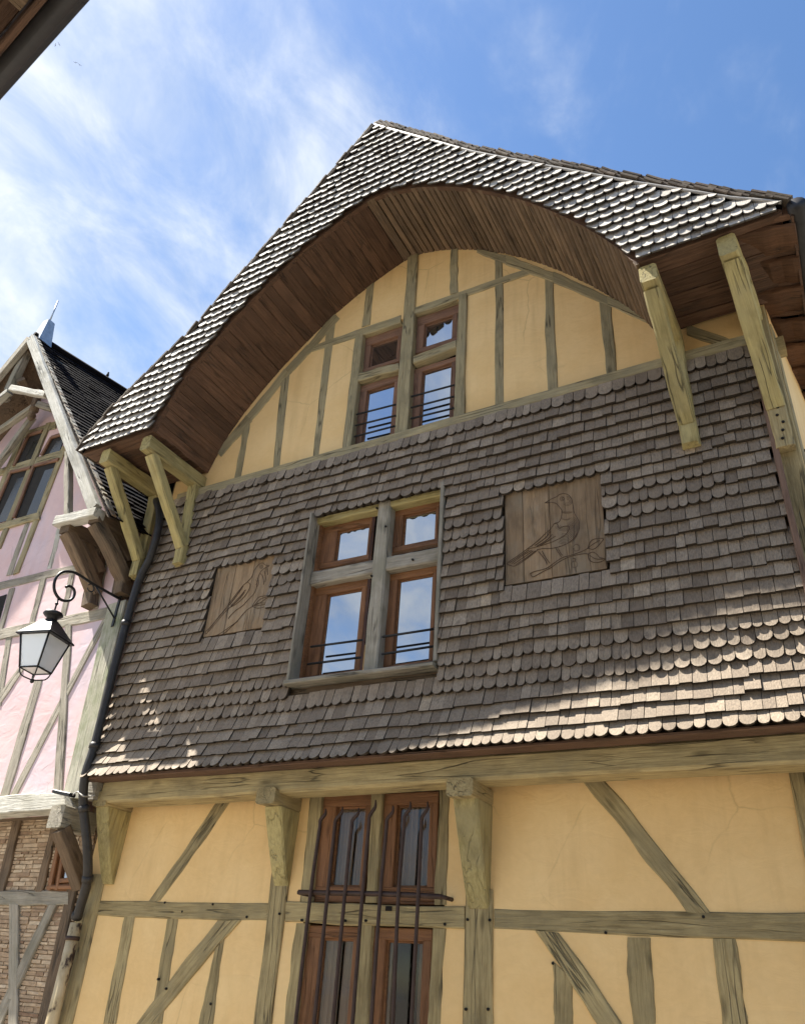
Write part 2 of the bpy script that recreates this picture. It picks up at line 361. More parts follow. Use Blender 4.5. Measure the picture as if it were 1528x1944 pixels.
# ------------------------------------------------------------------ the main house
H = empty('timber_house', (-2.7, 0, 0), 'yellow half-timbered house with shingled upper storey and arched shingled gable', 'house')
YW = -.27            # gable plane
YS = -.30            # shingle backing plane
YF = -1.05           # shingled gable front
XL, XR = -5.46, .0
# lower wall with the barred window opening
ox0, ox1 = at(600, 1600).x-.03, at(842, 1600).x+.02
Z1 = 2.93
bz0 = .75
for k, (a, b, c, d) in enumerate(((-5.62, ox0, 0, Z1), (ox1, .15, 0, Z1), (ox0, ox1, 0, bz0))):
    box('plaster_wall', (a, 0, c), (b, .22, d), YEL, H)
def lt(name, *px, m=OAK, pr=.008, y=0., **k): return flat_timber(name, *[at(*p, y) for p in px], m, H, proud=pr, **k)
lt('corner_post', (166, 1660), (203, 1660), (112, 2060), (66, 2060), pr=.012)
lt('rail', (191, 1711), (185, 1738), (511, 1750), (512, 1713))
lt('brace', (425, 1505), (449, 1503), (306, 1712), (278, 1714), curve=.008)
lt('stud', (239, 1737), (258, 1739), (221, 1944), (196, 1944))
lt('stud', (319, 1740), (340, 1742), (309, 1944), (285, 1944), pr=.006)
lt('brace', (415, 1748), (458, 1748), (290, 1950), (256, 1950), pr=.012, curve=-.01)
lt('stud', (409, 1792), (427, 1782), (404, 1950), (376, 1950), pr=.007)
lt('post', (521, 1640), (553, 1640), (508, 2020), (473, 2020), pr=.016)
lt('rail', (545, 1712), (543, 1751), (883, 1763), (883, 1720), pr=.014)
lt('window_jamb', (591, 1500), (612, 1500), (591, 1712), (568, 1712), pr=.006)
lt('window_jamb', (561, 1753), (583, 1753), (559, 1950), (540, 1950), pr=.006)
lt('window_mullion', (706, 1500), (727, 1500), (714, 1714), (694, 1714), pr=.006)
lt('window_mullion', (685, 1756), (706, 1757), (698, 1950), (671, 1950), pr=.006)
lt('window_jamb', (834, 1495), (854, 1495), (848, 1718), (825, 1718), pr=.006)
lt('window_jamb', (822, 1762), (846, 1763), (836, 1950), (811, 1950), pr=.006)
lt('post', (884, 1690), (937, 1690), (937, 2020), (879, 2020), pr=.016)
lt('rail', (938, 1723), (938, 1766), (1560, 1787), (1560, 1736))
lt('brace', (1103, 1478), (1140, 1476), (1352, 1734), (1303, 1734), curve=.006)
lt('brace', (1016, 1769), (1060, 1770), (1190, 1960), (1143, 1960), pr=.012, curve=.008)
lt('stud', (1050, 1825), (1087, 1860), (1087, 1950), (1050, 1950), pr=.007)
lt('stud', (1189, 1780), (1233, 1781), (1246, 1950), (1203, 1950))
lt('stud', (1352, 1782), (1397, 1783), (1420, 1950), (1371, 1950))
q = at(1507, 1521); beam('post', ((q.x+.158)/2, .06, 0), ((q.x+.158)/2, .06, 2.9), .158-q.x, .16, OAK, H, side=(1, 0, 0), rough=.006)
box('side_wall', (-5.60, .02, 0), (-5.46, 5, 5.95), YEL, H); box('side_wall', (-5.50, YS+.06, 2.96), (-5.455, .02, 5.95), BROWNW, H)
# jetty: sill beam, soffit, joist ends and carved corbels
beam('sill_beam', (-5.36, -.19, 2.865), (.14, -.19, 2.865), .165, .22, OAK, H, side=(0, 0, 1), rough=.006, ch=.018)
box('jetty_soffit', (-5.6, -.09, 2.86), (.14, .0, 2.9), BROWNW, H)
def corbel(xc, wid, zb, zt, yb, yt, name='corbel'):
    """bracket growing out of the post: flush at the foot, out at the head, with a moulded block on top"""
    n = 12; sec = []
    for i in range(n+1):
        u = i/n; z = zb+(zt-zb)*u; yo = -.02+(yb+.02)*(u**.85); wd = wid*(.82+.18*u)/2; k = .012
        sec.append([(xc-wd, .0, z), (xc-wd, yo+k, z), (xc-wd+k, yo, z), (xc+wd-k, yo, z), (xc+wd, yo+k, z), (xc+wd, .0, z)])
    me = sweep(sec, name=name)
    mt = Matrix.Translation((xc, -.1, (zb+zt)/2)) @ Matrix.Rotation(math.pi/2, 4, 'Y'); me.transform(mt.inverted())
    o = link(name, me, CORB, H, mt)
    beam('joist_end', (xc, yt, zt+.055), (xc, .05, zt+.055), wid*1.06, .11, OAK, H, side=(1, 0, 0), rough=.003, ch=.015)
    return o
corbel(-3.667, .15, 2.21, 2.70, -.24, -.335); corbel(-2.160, .17, 2.09, 2.69, -.25, -.335)
corbel(-5.36, .14, 2.215, 2.755, -.27, -.30); corbel(.03, .16, 2.15, 2.70, -.25, -.335)
box('joist_end', (-5.50, -.34, 2.80), (-5.39, -.0, 2.935), GREYW, H)
# barred lower windows: sash, glass, curtain
def casement(px_out, px_in, y_out, y_in, m, parent, glass, depth=.05):
    """one casement: frame bars between outer and inner outline, glass pane"""
    O = [at(*p, y_out) for p in px_out]; I = [at(*p, y_in) for p in px_in]
    x0, x1 = (O[0].x+O[3].x)/2, (O[1].x+O[2].x)/2; z1, z0 = (O[0].z+O[1].z)/2, (O[2].z+O[3].z)/2
    a0, a1 = (I[0].x+I[3].x)/2, (I[1].x+I[2].x)/2; c1, c0 = (I[0].z+I[1].z)/2, (I[2].z+I[3].z)/2
    fw = [max(.025, a0-x0), max(.025, x1-a1), max(.025, z1-c1), max(.025, c0-z0)]
    a0, a1, c1, c0 = x0+fw[0], x1-fw[1], z1-fw[2], z0+fw[3]
    y = y_out+depth/2
    root = beam('window', (x0, y, z0+fw[3]/2), (x1, y, z0+fw[3]/2), fw[3], depth, m, parent, side=(0, 0, 1), rough=.0006, ch=.005)
    beam('sash_bar', (x0, y, z1-fw[2]/2), (x1, y, z1-fw[2]/2), fw[2], depth, m, root, side=(0, 0, 1), rough=.0006, ch=.005)
    beam('sash_bar', (x0+fw[0]/2, y+.002, z0+fw[3]), (x0+fw[0]/2, y+.002, z1-fw[2]), fw[0], depth, m, root, side=(1, 0, 0), rough=.0006, ch=.005)
    beam('sash_bar', (x1-fw[1]/2, y+.002, z0+fw[3]), (x1-fw[1]/2, y+.002, z1-fw[2]), fw[1], depth, m, root, side=(1, 0, 0), rough=.0006, ch=.005)
    # inner moulding step
    g = .014
    for s in ((a0, a0+g, c0, c1), (a1-g, a1, c0, c1), (a0+g, a1-g, c0, c0+g), (a0+g, a1-g, c1-g, c1)):
        box('bead', (s[0], y+.003, s[2]), (s[1], y+depth/2-.004, s[3]), m, root)
    box('pane', (a0-.005, y+.010, c0-.005), (a1+.005, y+.016, c1+.005), glass, root)
    return root, (a0, a1, c0, c1, y)
lw = []
for o_, i_ in ((((612, 1506), (704, 1506), (693, 1714), (590, 1712)), ((634, 1530), (692, 1530), (683, 1683), (628, 1683))),
               (((727, 1505), (833, 1503), (823, 1718), (713, 1716)), ((752, 1526), (816, 1526), (809, 1684), (745, 1684))),
               (((583, 1757), (683, 1758), (660, 2085), (547, 2085)), ((606, 1781), (670, 1781), (648, 2060), (584, 2060))),
               (((706, 1760), (821, 1763), (807, 2100), (688, 2100)), ((730, 1784), (802, 1786), (790, 2070), (713, 2070)))):
    r_, b_ = casement(o_, i_, .03, .03, SASH, H, CLEAR, .06); lw.append((r_, b_))
for k, (r_, (a0, a1, c0, c1, y)) in enumerate(lw):
    for s0, s1 in (((0, .52), (.58, 1)) if k != 3 else ((0, .13), (.80, 1.0))):
        n = 40; v = []; f = []
        for i in range(n+1):
            x = a0+(a1-a0)*(s0+(s1-s0)*i/n); d = .05+.012*math.sin(i*1.3+k)+.006*math.sin(i*3.1)
            v += [(x, y+d, c0-.02), (x, y+d, c1+.02)]
        for i in range(n): f.append((2*i, 2*i+2, 2*i+3, 2*i+1))
        link('curtain', mesh(v, f, 'curtain', True), CURT, r_)
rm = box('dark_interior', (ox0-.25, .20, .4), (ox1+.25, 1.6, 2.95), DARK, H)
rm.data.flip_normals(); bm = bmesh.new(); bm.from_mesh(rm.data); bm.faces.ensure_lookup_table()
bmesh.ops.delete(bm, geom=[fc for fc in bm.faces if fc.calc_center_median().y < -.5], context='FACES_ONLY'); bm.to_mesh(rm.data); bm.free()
# wrought-iron grille
def z4(x, y, py=-.15): return at(400+x*.3927, 1400+y*.3927, py)
gb = tube('window_grille', [z4(425, 748), z4(600, 752), z4(800, 756), z4(1000, 763), z4(1115, 770)], .016, RUSTI, H, 6)
for e in (425, 1115):
    p = z4(e, 750 if e == 425 else 769); tube('wall_tie', [p, (p.x, .03, p.z)], .014, RUSTI, gb, 6)
for b in (((410, 1385), (485, 740), (528, 430), (556, 345)), ((500, 1385), (565, 757), (600, 430), (638, 335)), ((590, 1385), (650, 742), (682, 430), (716, 340)), ((685, 1385), (735, 742), (765, 420), (797, 302)),
          ((775, 1385), (820, 757), (850, 430), (882, 330)), ((880, 1385), (908, 742), (935, 420), (965, 310)), ((970, 1385), (1004, 742), (1018, 430), (1048, 310))):
    p = [z4(*q, -.168) for q in b]; ext = p[0]+(p[0]-p[1])*.9
    mid = p[2]; tip = p[3]; a = mid.lerp(tip, .35); c = mid.lerp(tip, .7)
    pts = [ext, p[0], p[1], mid.lerp(p[1], .3), mid]+[a+Vector((-.012, 0, 0)), c+Vector((.012, 0, 0)), tip]
    pts = smooth_path(pts, 4); n = len(pts)
    tube('bar', pts, [.0125 if i < n-6 else .0125-.0016*(i-n+6) for i in range(n)], RUSTI, gb, 6)
# ---- arch outline (x, z) shared by soffit, gable wall and shingled front
ARCH = [(-5.03, 5.93), (-4.96, 6.12), (-4.86, 6.36), (-4.70, 6.61), (-4.53, 6.82), (-4.36, 7.02), (-4.19, 7.19), (-3.95, 7.41), (-3.70, 7.61), (-3.43, 7.78), (-3.16, 7.92), (-2.90, 8.03),
        (-2.74, 8.02), (-2.56, 7.97), (-2.38, 7.90), (-2.20, 7.80), (-2.02, 7.69), (-1.85, 7.57), (-1.66, 7.41), (-1.48, 7.24), (-1.30, 7.05), (-1.12, 6.84), (-.95, 6.62), (-.80, 6.40), (-.68, 6.20), (-.585, 5.99)]
def arch_z(x):
    if x <= ARCH[0][0] or x >= ARCH[-1][0]: return ZE(x)
    for (a, b), (c, d) in zip(ARCH, ARCH[1:]):
        if a <= x <= c: return b+(d-b)*(x-a)/(c-a)
def ZE(x): return 5.905+(x+5.9)*.021
AP = (-2.945, 9.17); EL = (-5.95, 5.885); ER = (.37, 6.075)
LS = [AP]+[(p.x, p.z) for p in (at(*q, YF) for q in ((644, 326), (506, 482), (369, 638), (254, 748), (186, 820), (158, 861)))]
RS = [AP]+[(p.x, p.z) for p in (at(*q, YF) for q in ((903, 297), (1050, 326), (1207, 356), (1389, 386), (1440, 391), (1484, 396)))]
def roof_z(x):
    P = LS if x < AP[0] else RS
    for (a, b), (c, d) in zip(P, P[1:]):
        if min(a, c) <= x <= max(a, c): return b+(d-b)*(x-a)/(c-a) if a != c else b
    return -1
# gable wall around the upper window
wx0, wx1 = at(672, 750, YW).x, at(874, 690, YW).x; wz1 = at(780, 600, YW).z; wz0 = at(770, 842, YW).z
ZT = 5.60
top = [(x, z+.03) for x, z in ARCH]
def az(x): return arch_z(x)+.03
lft = [(-5.45, ZT), (-5.45, 6.05)]+[p for p in top if p[0] < wx0]+[(wx0, az(wx0)), (wx0, ZT)]
mid = [(wx0, wz1), (wx0, az(wx0))]+[p for p in top if wx0 < p[0] < wx1]+[(wx1, az(wx1)), (wx1, wz1)]
rgt = [(wx1, ZT), (wx1, az(wx1))]+[p for p in top if p[0] > wx1]+[(.14, 6.08), (.14, ZT)]
for g in (lft, mid, rgt): prism('plaster_wall', g, YW, YW+.18, YEL, H)
box('plaster_wall', (wx0, YW, ZT), (wx1, YW+.18, wz0), YEL, H)
def gt(name, *px, m=OAKG, pr=.008, **k): return flat_timber(name, *[at(*p, YW) for p in px], m, H, proud=pr, **k)
gt('window_post', (674, 640), (689, 634), (668, 862), (651, 868), pr=.02)
gt('king_stud', (775, 488), (795, 483), (774, 832), (749, 839), pr=.022)
gt('window_post', (871, 563), (888, 558), (881, 803), (863, 808), pr=.02)
gt('collar', (578, 662), (578, 674), (761, 612), (761, 599))
gt('collar', (787, 585), (787, 598), (1006, 521), (1006, 509), pr=.012)
gt('stud', (855, 472), (870, 472), (869, 556), (854, 560)); gt('stud', (697, 540), (712, 532), (702, 617), (687, 622))
gt('stud', (622, 616), (637, 609), (604, 881), (591, 885), pr=.006); gt('stud', (535, 718), (551, 708), (528, 904), (515, 908)); gt('stud', (463, 803), (477, 793), (456, 926), (442, 930))
gt('stud', (938, 489), (954, 493), (957, 781), (940, 786), pr=.006); gt('stud', (1034, 522), (1050, 526), (1059, 752), (1040, 757)); gt('stud', (1136, 565), (1159, 572), (1172, 713), (1153, 720))
for a, b in (((416, 863), (474, 794)), ((474, 794), (546, 706)), ((546, 706), (590, 660)), ((590, 660), (640, 600))):
    gt('curved_rafter', (a[0]-5, a[1]-5), (a[0]+5, a[1]+5), (b[0]+5, b[1]+5), (b[0]-5, b[1]-5), pr=.011)
for a, b, h0, h1 in (((906, 476), (960, 494), 4, 8), ((960, 494), (1051, 528), 9, 10), ((1051, 528), (1153, 572), 10, 9), ((1153, 572), (1243, 612), 9, 7)):
    gt('curved_rafter', (a[0], a[1]-h0), (a[0], a[1]+h0), (b[0], b[1]+h1), (b[0], b[1]-h1), pr=.015)
gt('brace', (1303, 618), (1303, 637), (1370, 660), (1409, 650), pr=.012)
beam('tie_beam', (-5.3, -.30, 5.665), (.05, -.30, 5.70), .10, .09, OAKG, H, side=(0, 0, 1), rough=.005, ch=.012)
gt('window_transom', (678, 711), (678, 726), (758, 704), (758, 690), pr=.018); gt('window_transom', (786, 678), (786, 692), (867, 662), (867, 647), pr=.018)
ucase = (((687, 641), (762, 615), (760, 684), (683, 708)), ((704, 656), (755, 638), (753, 681), (701, 699))), \
        (((788, 602), (870, 580), (868, 646), (786, 672)), ((806, 615), (860, 600), (858, 643), (804, 660))), \
        (((680, 733), (757, 712), (749, 837), (666, 860)), ((697, 742), (749, 727), (741, 824), (686, 843))), \
        (((787, 700), (865, 677), (861, 802), (776, 826)), ((803, 705), (857, 690), (854, 796), (795, 810)))
uroots = [casement(a, b, YW+.045, YW+.055, SASHG, H, PANE)[0] for a, b in ucase]
for k, rows in ((2, ((676.5, 787, 751, 768), (674.5, 808, 751, 789), (672.5, 829, 749, 809))), (3, ((781, 753, 862, 731), (780, 774, 861, 753), (779, 795, 861, 775)))):
    for a, b, c, d in rows: tube('window_rail', [at(a, b, YW-.03), at(c, d, YW-.03)], .010, IRON, uroots[k], 6)
# ---- shingled storey: backing, main window, carved panels
mx0, mx1 = at(588, 1143, -.32).x-.045, at(833, 1090, -.32).x+.02; mz0, mz1 = 3.555, 5.05
for a, b, c, d in ((XL, mx0, 2.95, 5.62), (mx1, .0, 2.95, 5.62), (mx0, mx1, 2.95, mz0), (mx0, mx1, mz1, 5.62)):
    box('boarding', (a, YS+.005, c), (b, YS+.12, d), BROWNW, H)
yw = -.33
beam('window_surround', (mx0, yw, mz0-.005), (mx0, yw, mz1), .022, .16, GREYW, H, side=(1, 0, 0), rough=.001, ch=.004)
beam('window_surround', (mx1+.005, yw, mz0+.03), (mx1+.005, yw, mz1+.02), .03, .10, GREYW, H, side=(1, 0, 0), rough=.001, ch=.004)
beam('window_sill', (mx0-.03, -.335, mz0), (mx1+.01, -.335, mz0), .035, .16, GREYW, H, side=(0, 0, 1), rough=.002, ch=.008)
beam('window_lintel', (mx0+.01, -.27, mz1-.03), (mx1-.01, -.27, mz1-.03), .06, .10, OAKY, H, side=(0, 0, 1), rough=.003)
p, q = at(726, 960, -.33), at(703, 1276, -.33); xm = (p.x+q.x)/2
beam('window_mullion', (xm, -.275, mz0+.017), (xm, -.275, mz1-.002), .118, .10, GREYW, H, side=(1, 0, 0), rough=.004, ch=.012)
for a, b in (((606, 1095), (699, 1076)), ((735, 1068), (830, 1052))):
    p, q = at(*a, -.31), at(*b, -.31); zc = (p.z+q.z)/2
    x0_, x1_ = (mx0+.02, xm-.06) if a[0] < 700 else (xm+.06, mx1-.012)
    beam('window_transom', (x0_, -.265, zc), (x1_, -.265, zc), .122, .09, GREYW, H, side=(0, 0, 1), rough=.003, ch=.01)
box('window_reveal', (mx0+.012, -.28, mz0+.018), (mx0+.03, -.12, mz1-.06), SASH, H)
mcase = (((613, 992), (706, 978), (700, 1062), (607, 1080)), ((641, 1010), (702, 993), (698, 1053), (634, 1066))), \
        (((742, 969), (834, 947), (830, 1032), (736, 1051)), ((766, 978), (828, 964), (826, 1024), (762, 1036))), \
        (((600, 1112), (696, 1099), (683, 1277), (578, 1292)), ((621, 1129), (688, 1116), (672, 1274), (604, 1282))), \
        (((737, 1086), (828, 1073), (821, 1257), (726, 1274)), ((756, 1101), (822, 1088), (815, 1254), (743, 1264)))
mroots = [casement(a, b, -.235, -.225, SASH, H, PANE)[0] for a, b in mcase]
for k, rows in ((2, ((590, 1228, 688, 1215), (584, 1261, 685, 1248))), (3, ((726, 1209, 824, 1194), (725, 1242, 823, 1227)))):
    for a, b, c, d in rows: tube('window_rail', [at(a, b, -.31), at(c, d, -.31)], .009, IRON, mroots[k], 6)
PR = (-1.846, -1.123, 4.093, 4.86); PL = (-4.575, -3.935, 4.085, 4.765)
def carved(rect, cuts, o, s, paths, circles, arcs, label):
    x0, x1, z0, z1 = rect; xs = [x0]+[x0+(x1-x0)*c for c in cuts]+[x1]; root = None; yp = -.335
    for i, (a, b) in enumerate(zip(xs, xs[1:])):
        ob = beam('carved_panel' if root is None else 'panel_board', ((a+b)/2, yp+.012+.002*(i % 2), z0), ((a+b)/2, yp+.012+.002*(i % 2), z1), b-a-.003, .026, PANELW, H if root is None else root, side=(1, 0, 0), rough=.0008, ch=.002)
        root = root or ob
    root['label'] = label
    ls = [[at(o[0]+x*s, o[1]+y*s, yp-.002) for x, y in p] for p in paths]
    for cx, cy, r in circles: ls.append([at(o[0]+(cx+r*math.cos(t))*s, o[1]+(cy+r*math.sin(t))*s, yp-.002) for t in np.linspace(0, 6.28, 16)])
    for cx, cy, r, t0, t1, ey in arcs: ls.append([at(o[0]+(cx+r*math.cos(t))*s, o[1]+(cy+r*ey*math.sin(t))*s, yp-.002) for t in np.linspace(math.radians(t0), math.radians(t1), 12)])
    vs, fs = [], []
    for k, p in enumerate(ls):
        th = .0028 if k < len(paths) else .0014
        me = tube_mesh(smooth_path(p, 3) if len(p) > 2 else p, th, 4, smooth=False); b = len(vs)
        vs += [tuple(v.co) for v in me.vertices]; fs += [tuple(i+b for i in f.vertices) for f in me.polygons]; bpy.data.meshes.remove(me)
    me = bpy.data.meshes.new('bird_carving'); me.from_pydata(vs, [], fs); link('bird_carving', me, GROOVE, root)
RB = [[(635, 395), (720, 345), (770, 325), (800, 300), (860, 288), (910, 305), (945, 350), (955, 400), (965, 450), (980, 520), (1015, 580), (1035, 640), (1030, 700), (1000, 770), (950, 830), (890, 870), (800, 905), (700, 925), (610, 925), (540, 940)],
      [(635, 395), (700, 392), (760, 400), (800, 440), (830, 480), (832, 520), (820, 580), (795, 620), (770, 625), (740, 640), (700, 700), (640, 750), (580, 810), (510, 870), (430, 930), (320, 1010), (230, 1070), (195, 1105)],
      [(195, 1105), (240, 1125), (300, 1125), (400, 1060), (500, 985), (550, 940)], [(230, 1090), (340, 1015), (450, 940)], [(270, 1108), (400, 1020), (500, 950)], [(250, 1100), (370, 1010), (480, 945)], [(300, 1112), (420, 1032), (525, 950)],
      [(740, 640), (780, 640), (800, 690), (850, 670), (905, 665), (912, 700), (870, 770), (780, 820), (690, 860), (560, 900), (440, 930)], [(700, 720), (640, 800), (520, 890)], [(720, 760), (650, 830), (540, 900)], [(760, 780), (680, 830), (580, 890)],
      [(560, 960), (610, 1020), (640, 1060), (660, 1110)], [(600, 950), (650, 1040), (690, 1090)], [(760, 920), (800, 985), (825, 1022)], [(790, 925), (815, 975), (842, 1005)],
      [(465, 1215), (520, 1190), (640, 1160), (720, 1110), (830, 1035), (930, 1005), (1050, 965), (1120, 930), (1140, 920)], [(465, 1215), (480, 1245), (510, 1250), (600, 1200), (700, 1150), (800, 1080), (900, 1030), (1000, 1000), (1100, 985), (1135, 990)],
      [(1135, 915), (1160, 850), (1210, 815), (1310, 810), (1280, 860), (1230, 915), (1180, 935), (1135, 915)], [(1145, 910), (1200, 870), (1270, 830)], [(1135, 990), (1190, 965), (1240, 995), (1270, 1030), (1330, 1045), (1280, 1080), (1200, 1085), (1150, 1055), (1135, 990)], [(1150, 1000), (1220, 1045), (1310, 1050)],
      [(970, 1000), (960, 940), (975, 920)], [(960, 1040), (990, 1045), (985, 1075)]]
carved(PR, (.19, .47), (930, 890), .1636, RB, [(1000, 915, 38), (975, 1110, 38), (845, 345, 13), (835, 348, 24)],
       [(860, 690, r, -50, 115, 1.1) for r in range(60, 180, 15)]+[(895, 375, r, -100, 140, 1.) for r in (22, 38, 52)]+[(890, 480, r, 30, 150, .5) for r in (40, 60, 75)]+[(880, 560, r, 10, 170, .6) for r in (45, 60)]+[(860, 640, r, 10, 160, .7) for r in (55, 75, 95, 115)], 'carved wooden panel with a bird facing left on a berry twig')
LB = [[(1205, 375), (1130, 360), (1110, 335), (1060, 335), (1010, 380), (960, 450), (920, 550), (850, 630), (780, 690), (700, 790), (600, 920), (500, 1060), (400, 1180), (280, 1330), (180, 1430)],
      [(1205, 375), (1150, 400), (1090, 440), (1040, 510), (1010, 620), (990, 740), (950, 830), (860, 920), (780, 1010), (680, 1080), (590, 1160), (540, 1230)],
      [(850, 640), (890, 670), (880, 740), (830, 830), (740, 930), (640, 1010), (550, 1060), (400, 1220)], [(780, 700), (690, 830), (600, 950)], [(820, 760), (710, 890), (580, 1020)], [(760, 740), (670, 860), (560, 1010)], [(800, 800), (700, 930), (560, 1050)],
      [(540, 1060), (380, 1250), (190, 1470), (180, 1430)], [(520, 1050), (360, 1240), (200, 1440)], [(300, 1530), (450, 1440), (560, 1360), (680, 1270), (780, 1150), (850, 1080), (930, 1030)], [(320, 1545), (480, 1460), (640, 1310), (690, 1270)],
      [(930, 1020), (1000, 910), (1060, 870), (1190, 860), (1110, 930), (1000, 1000), (930, 1020)], [(930, 1030), (1020, 980), (1190, 980), (1140, 1030), (1020, 1060), (930, 1030)], [(960, 1010), (1060, 910), (1150, 880)], [(970, 1025), (1080, 1005), (1170, 990)], [(1060, 500), (1100, 560), (1110, 680)], [(1120, 460), (1140, 560), (1130, 640)], [(1170, 420), (1175, 520)]]
carved(PL, (.34, .66), (370, 1030), .1178, LB, [(1070, 390, 14), (1070, 390, 28)], [(960, 640, r, -60, 60, 1.2) for r in (40, 70)], 'carved wooden panel with a bird facing right above a leafy twig')
# ---- shingles
def y_wall(z): return YS-.012-(.115*max(0, (3.42-z)/.48)**1.6 if z < 3.42 else 0)
def shingle_geo(x0, x1, zb, h, rnd, yf, tilt=.016, th=.011, clip=None):
    """one shingle: flat or rounded foot, thicker and proud at the foot"""
    wd = x1-x0; xc = (x0+x1)/2; top = zb+h
    if rnd:
        n = 7; k = min(.05, wd*.52); foot = [(xc-wd/2*math.cos(math.pi*i/n), zb+k-k*math.sin(math.pi*i/n)**.9) for i in range(n+1)]
    else:
        foot = [(x0, zb), (x1, zb)]
    ring = [(x0, top)]+foot+[(x1, top)]
    if clip: ring = [(x, clip(x, z)) for x, z in ring]
    n = len(ring); v = []
    for s in (0, 1, 2):
        for x, z in ring:
            u = max(0., (top-z)/h); v.append((x, yf(z)-tilt*u-(th if s < 2 else 0), z))
    f = [tuple(range(n))]+[(n+i, i+2*n, (i+1) % n+2*n, (i+1) % n+n) for i in range(n-1)]
    return v, f
rng = random.Random(3); SW = []
NR = 27; DZ = (5.62-2.945)/NR
def blocked(x0, x1, zb, zt):
    for a, b, c, d in ((mx0-.004, mx1+.02, mz0-.025, mz1-.05), (PR[0], PR[1], PR[2], PR[3]-.05), (PL[0], PL[1], PL[2], PL[3]-.05)):
        if x1 > a+.004 and x0 < b-.004 and zt > c and zb < d: return (a, b)
    return None
def rounded(k, xc, zb):
    if k in (0, 4, 5, 6, NR-1): return True
    if k in (15, 16, 17):
        if xc > PR[1]+.02: return xc < -.28-.05*(k-15)
        if xc < PL[0]: return -5.3+.05*(17-k) < xc < PL[0]-.05
        return True
    for a, b, c, d in ((mx0, mx1, mz0, mz1), PR, PL):
        if a-.03 < xc < b+.05 and d-.06 <= zb < d-.06+DZ: return True
    if k in (7, 8) and False: return True
    return False
for k in range(NR):
    zb = 2.945+k*DZ; x = XL+.012-rng.random()*.05; tw = rng.random()
    wav = [rng.gauss(0, .004) for _ in range(8)]
    while x < -.012:
        wd = rng.choice((.058, .068, .075, .082, .09, .1, .108)); rx = k in (4, 5, 6, 0)
        if rx: wd = rng.choice((.058, .064, .07, .076, .084, .094))
        x0, x1 = max(x, XL+.012), min(x+wd-.0035, -.012); x += wd
        if x1-x0 < .018: continue
        jz = rng.gauss(0, .0035)+wav[int((x0-XL)*1.4) % 8]
        hit = blocked(x0, x1, zb+.005, zb+DZ)
        if hit:
            if x0 < hit[0]-.02: x1 = hit[0]-.003
            elif x1 > hit[1]+.02: x0 = hit[1]+.003
            else: continue
        r_ = rounded(k, (x0+x1)/2, zb)
        SW.append((shingle_geo(x0, x1, zb+jz, DZ+.035, r_, y_wall, tilt=.032+rng.random()*.012, th=.025+rng.random()*.008), min(1, max(0, rng.gauss(.45, .2)))))
SF = []
zf = lambda z: YF-.012
DF = .0885; zrow = 5.80
while zrow < 9.16:
    x = -6.0-rng.random()*.06
    while x < .42:
        wd = rng.choice((.062, .072, .08, .088, .096, .104)); x0, x1 = x, x+wd-.003; x += wd; xc = (x0+x1)/2; lo = max(arch_z(xc), ZE(xc)-.012)-.004; hi = roof_z(xc)
        if hi < 0 or zrow+.035 > hi or zrow+DF*.9 < lo: continue
        cl = lambda xx, z_: min(max(z_, arch_z(xx)-.012), max(roof_z(min(max(xx, LS[-1][0]+.001), RS[-1][0]-.001)), ZE(xx)+.01))
        g = shingle_geo(x0, x1, zrow+rng.gauss(0, .003), DF+.04, True, zf, tilt=.036+rng.random()*.014, th=.015, clip=cl)
        if max(p[2] for p in g[0])-min(p[2] for p in g[0]) < .045: continue
        SF.append((g, min(1, max(0, rng.gauss(.5, .3)))))
    zrow += DF
def proj(p):
    v = R @ (np.array(p)-CAM); return 764+FPX*v[0]/-v[2], 972-FPX*v[1]/-v[2]
def area(g):
    P = [proj(p) for p in g[0][:len(g[0])//3]]; a = 0
    for (x, y), (u, v) in zip(P, P[1:]+P[:1]): a += x*v-u*y
    cx, cy = P[0]; return abs(a)/2 if -20 < cx < 1540 and 0 < cy < 1944 else 0
for lst, nm, rest, mt in ((SW, 'wall_shingle', 'shingle_cladding', SHW), (SF, 'roof_shingle', 'roof_shingle_cladding', SHR)):
    lst.sort(key=lambda s: -area(s[0]))
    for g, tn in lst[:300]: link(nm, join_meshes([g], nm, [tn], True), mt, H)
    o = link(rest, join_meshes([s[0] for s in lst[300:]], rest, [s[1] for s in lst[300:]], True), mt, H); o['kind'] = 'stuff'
# trims of the shingled storey
beam('corner_trim', (XL-.004, -.325, 3.3), (XL-.004, -.325, 5.6), .03, .10, REDTRIM, H, side=(1, 0, 0), rough=.002, ch=.004)
beam('corner_trim', (XL-.004, -.41, 2.95), (XL-.004, -.325, 3.3), .03, .10, REDTRIM, H, side=(1, 0, 0), rough=.002, ch=.004)
beam('corner_trim', (.006, -.335, 3.35), (.006, -.335, 5.68), .036, .12, REDTRIM, H, side=(1, 0, 0), rough=.002, ch=.004)
beam('corner_trim', (.006, -.44, 2.95), (.006, -.335, 3.35), .036, .12, REDTRIM, H, side=(1, 0, 0), rough=.002, ch=.004)
beam('drip_board', (XL, -.37, 2.945), (0.0, -.37, 2.945), .022, .13, DARKB, H, side=(0, 0, 1), rough=.002, ch=.004)
# ---- shingled front: backing board, soffit boards, eaves
fr = [(x, arch_z(x)-.004) for x in np.linspace(-5.03, -.585, 120)]
outer = [(x, z-.012) for x, z in RS[::-1]]+[(x, z-.012) for x, z in LS[1:]]
prism('gable_front_board', [(-5.92, ZE(-5.92)-.005)]+fr+[(.34, ZE(.34)-.005)]+outer, YF+.001, YF+.045, DARKB, H)
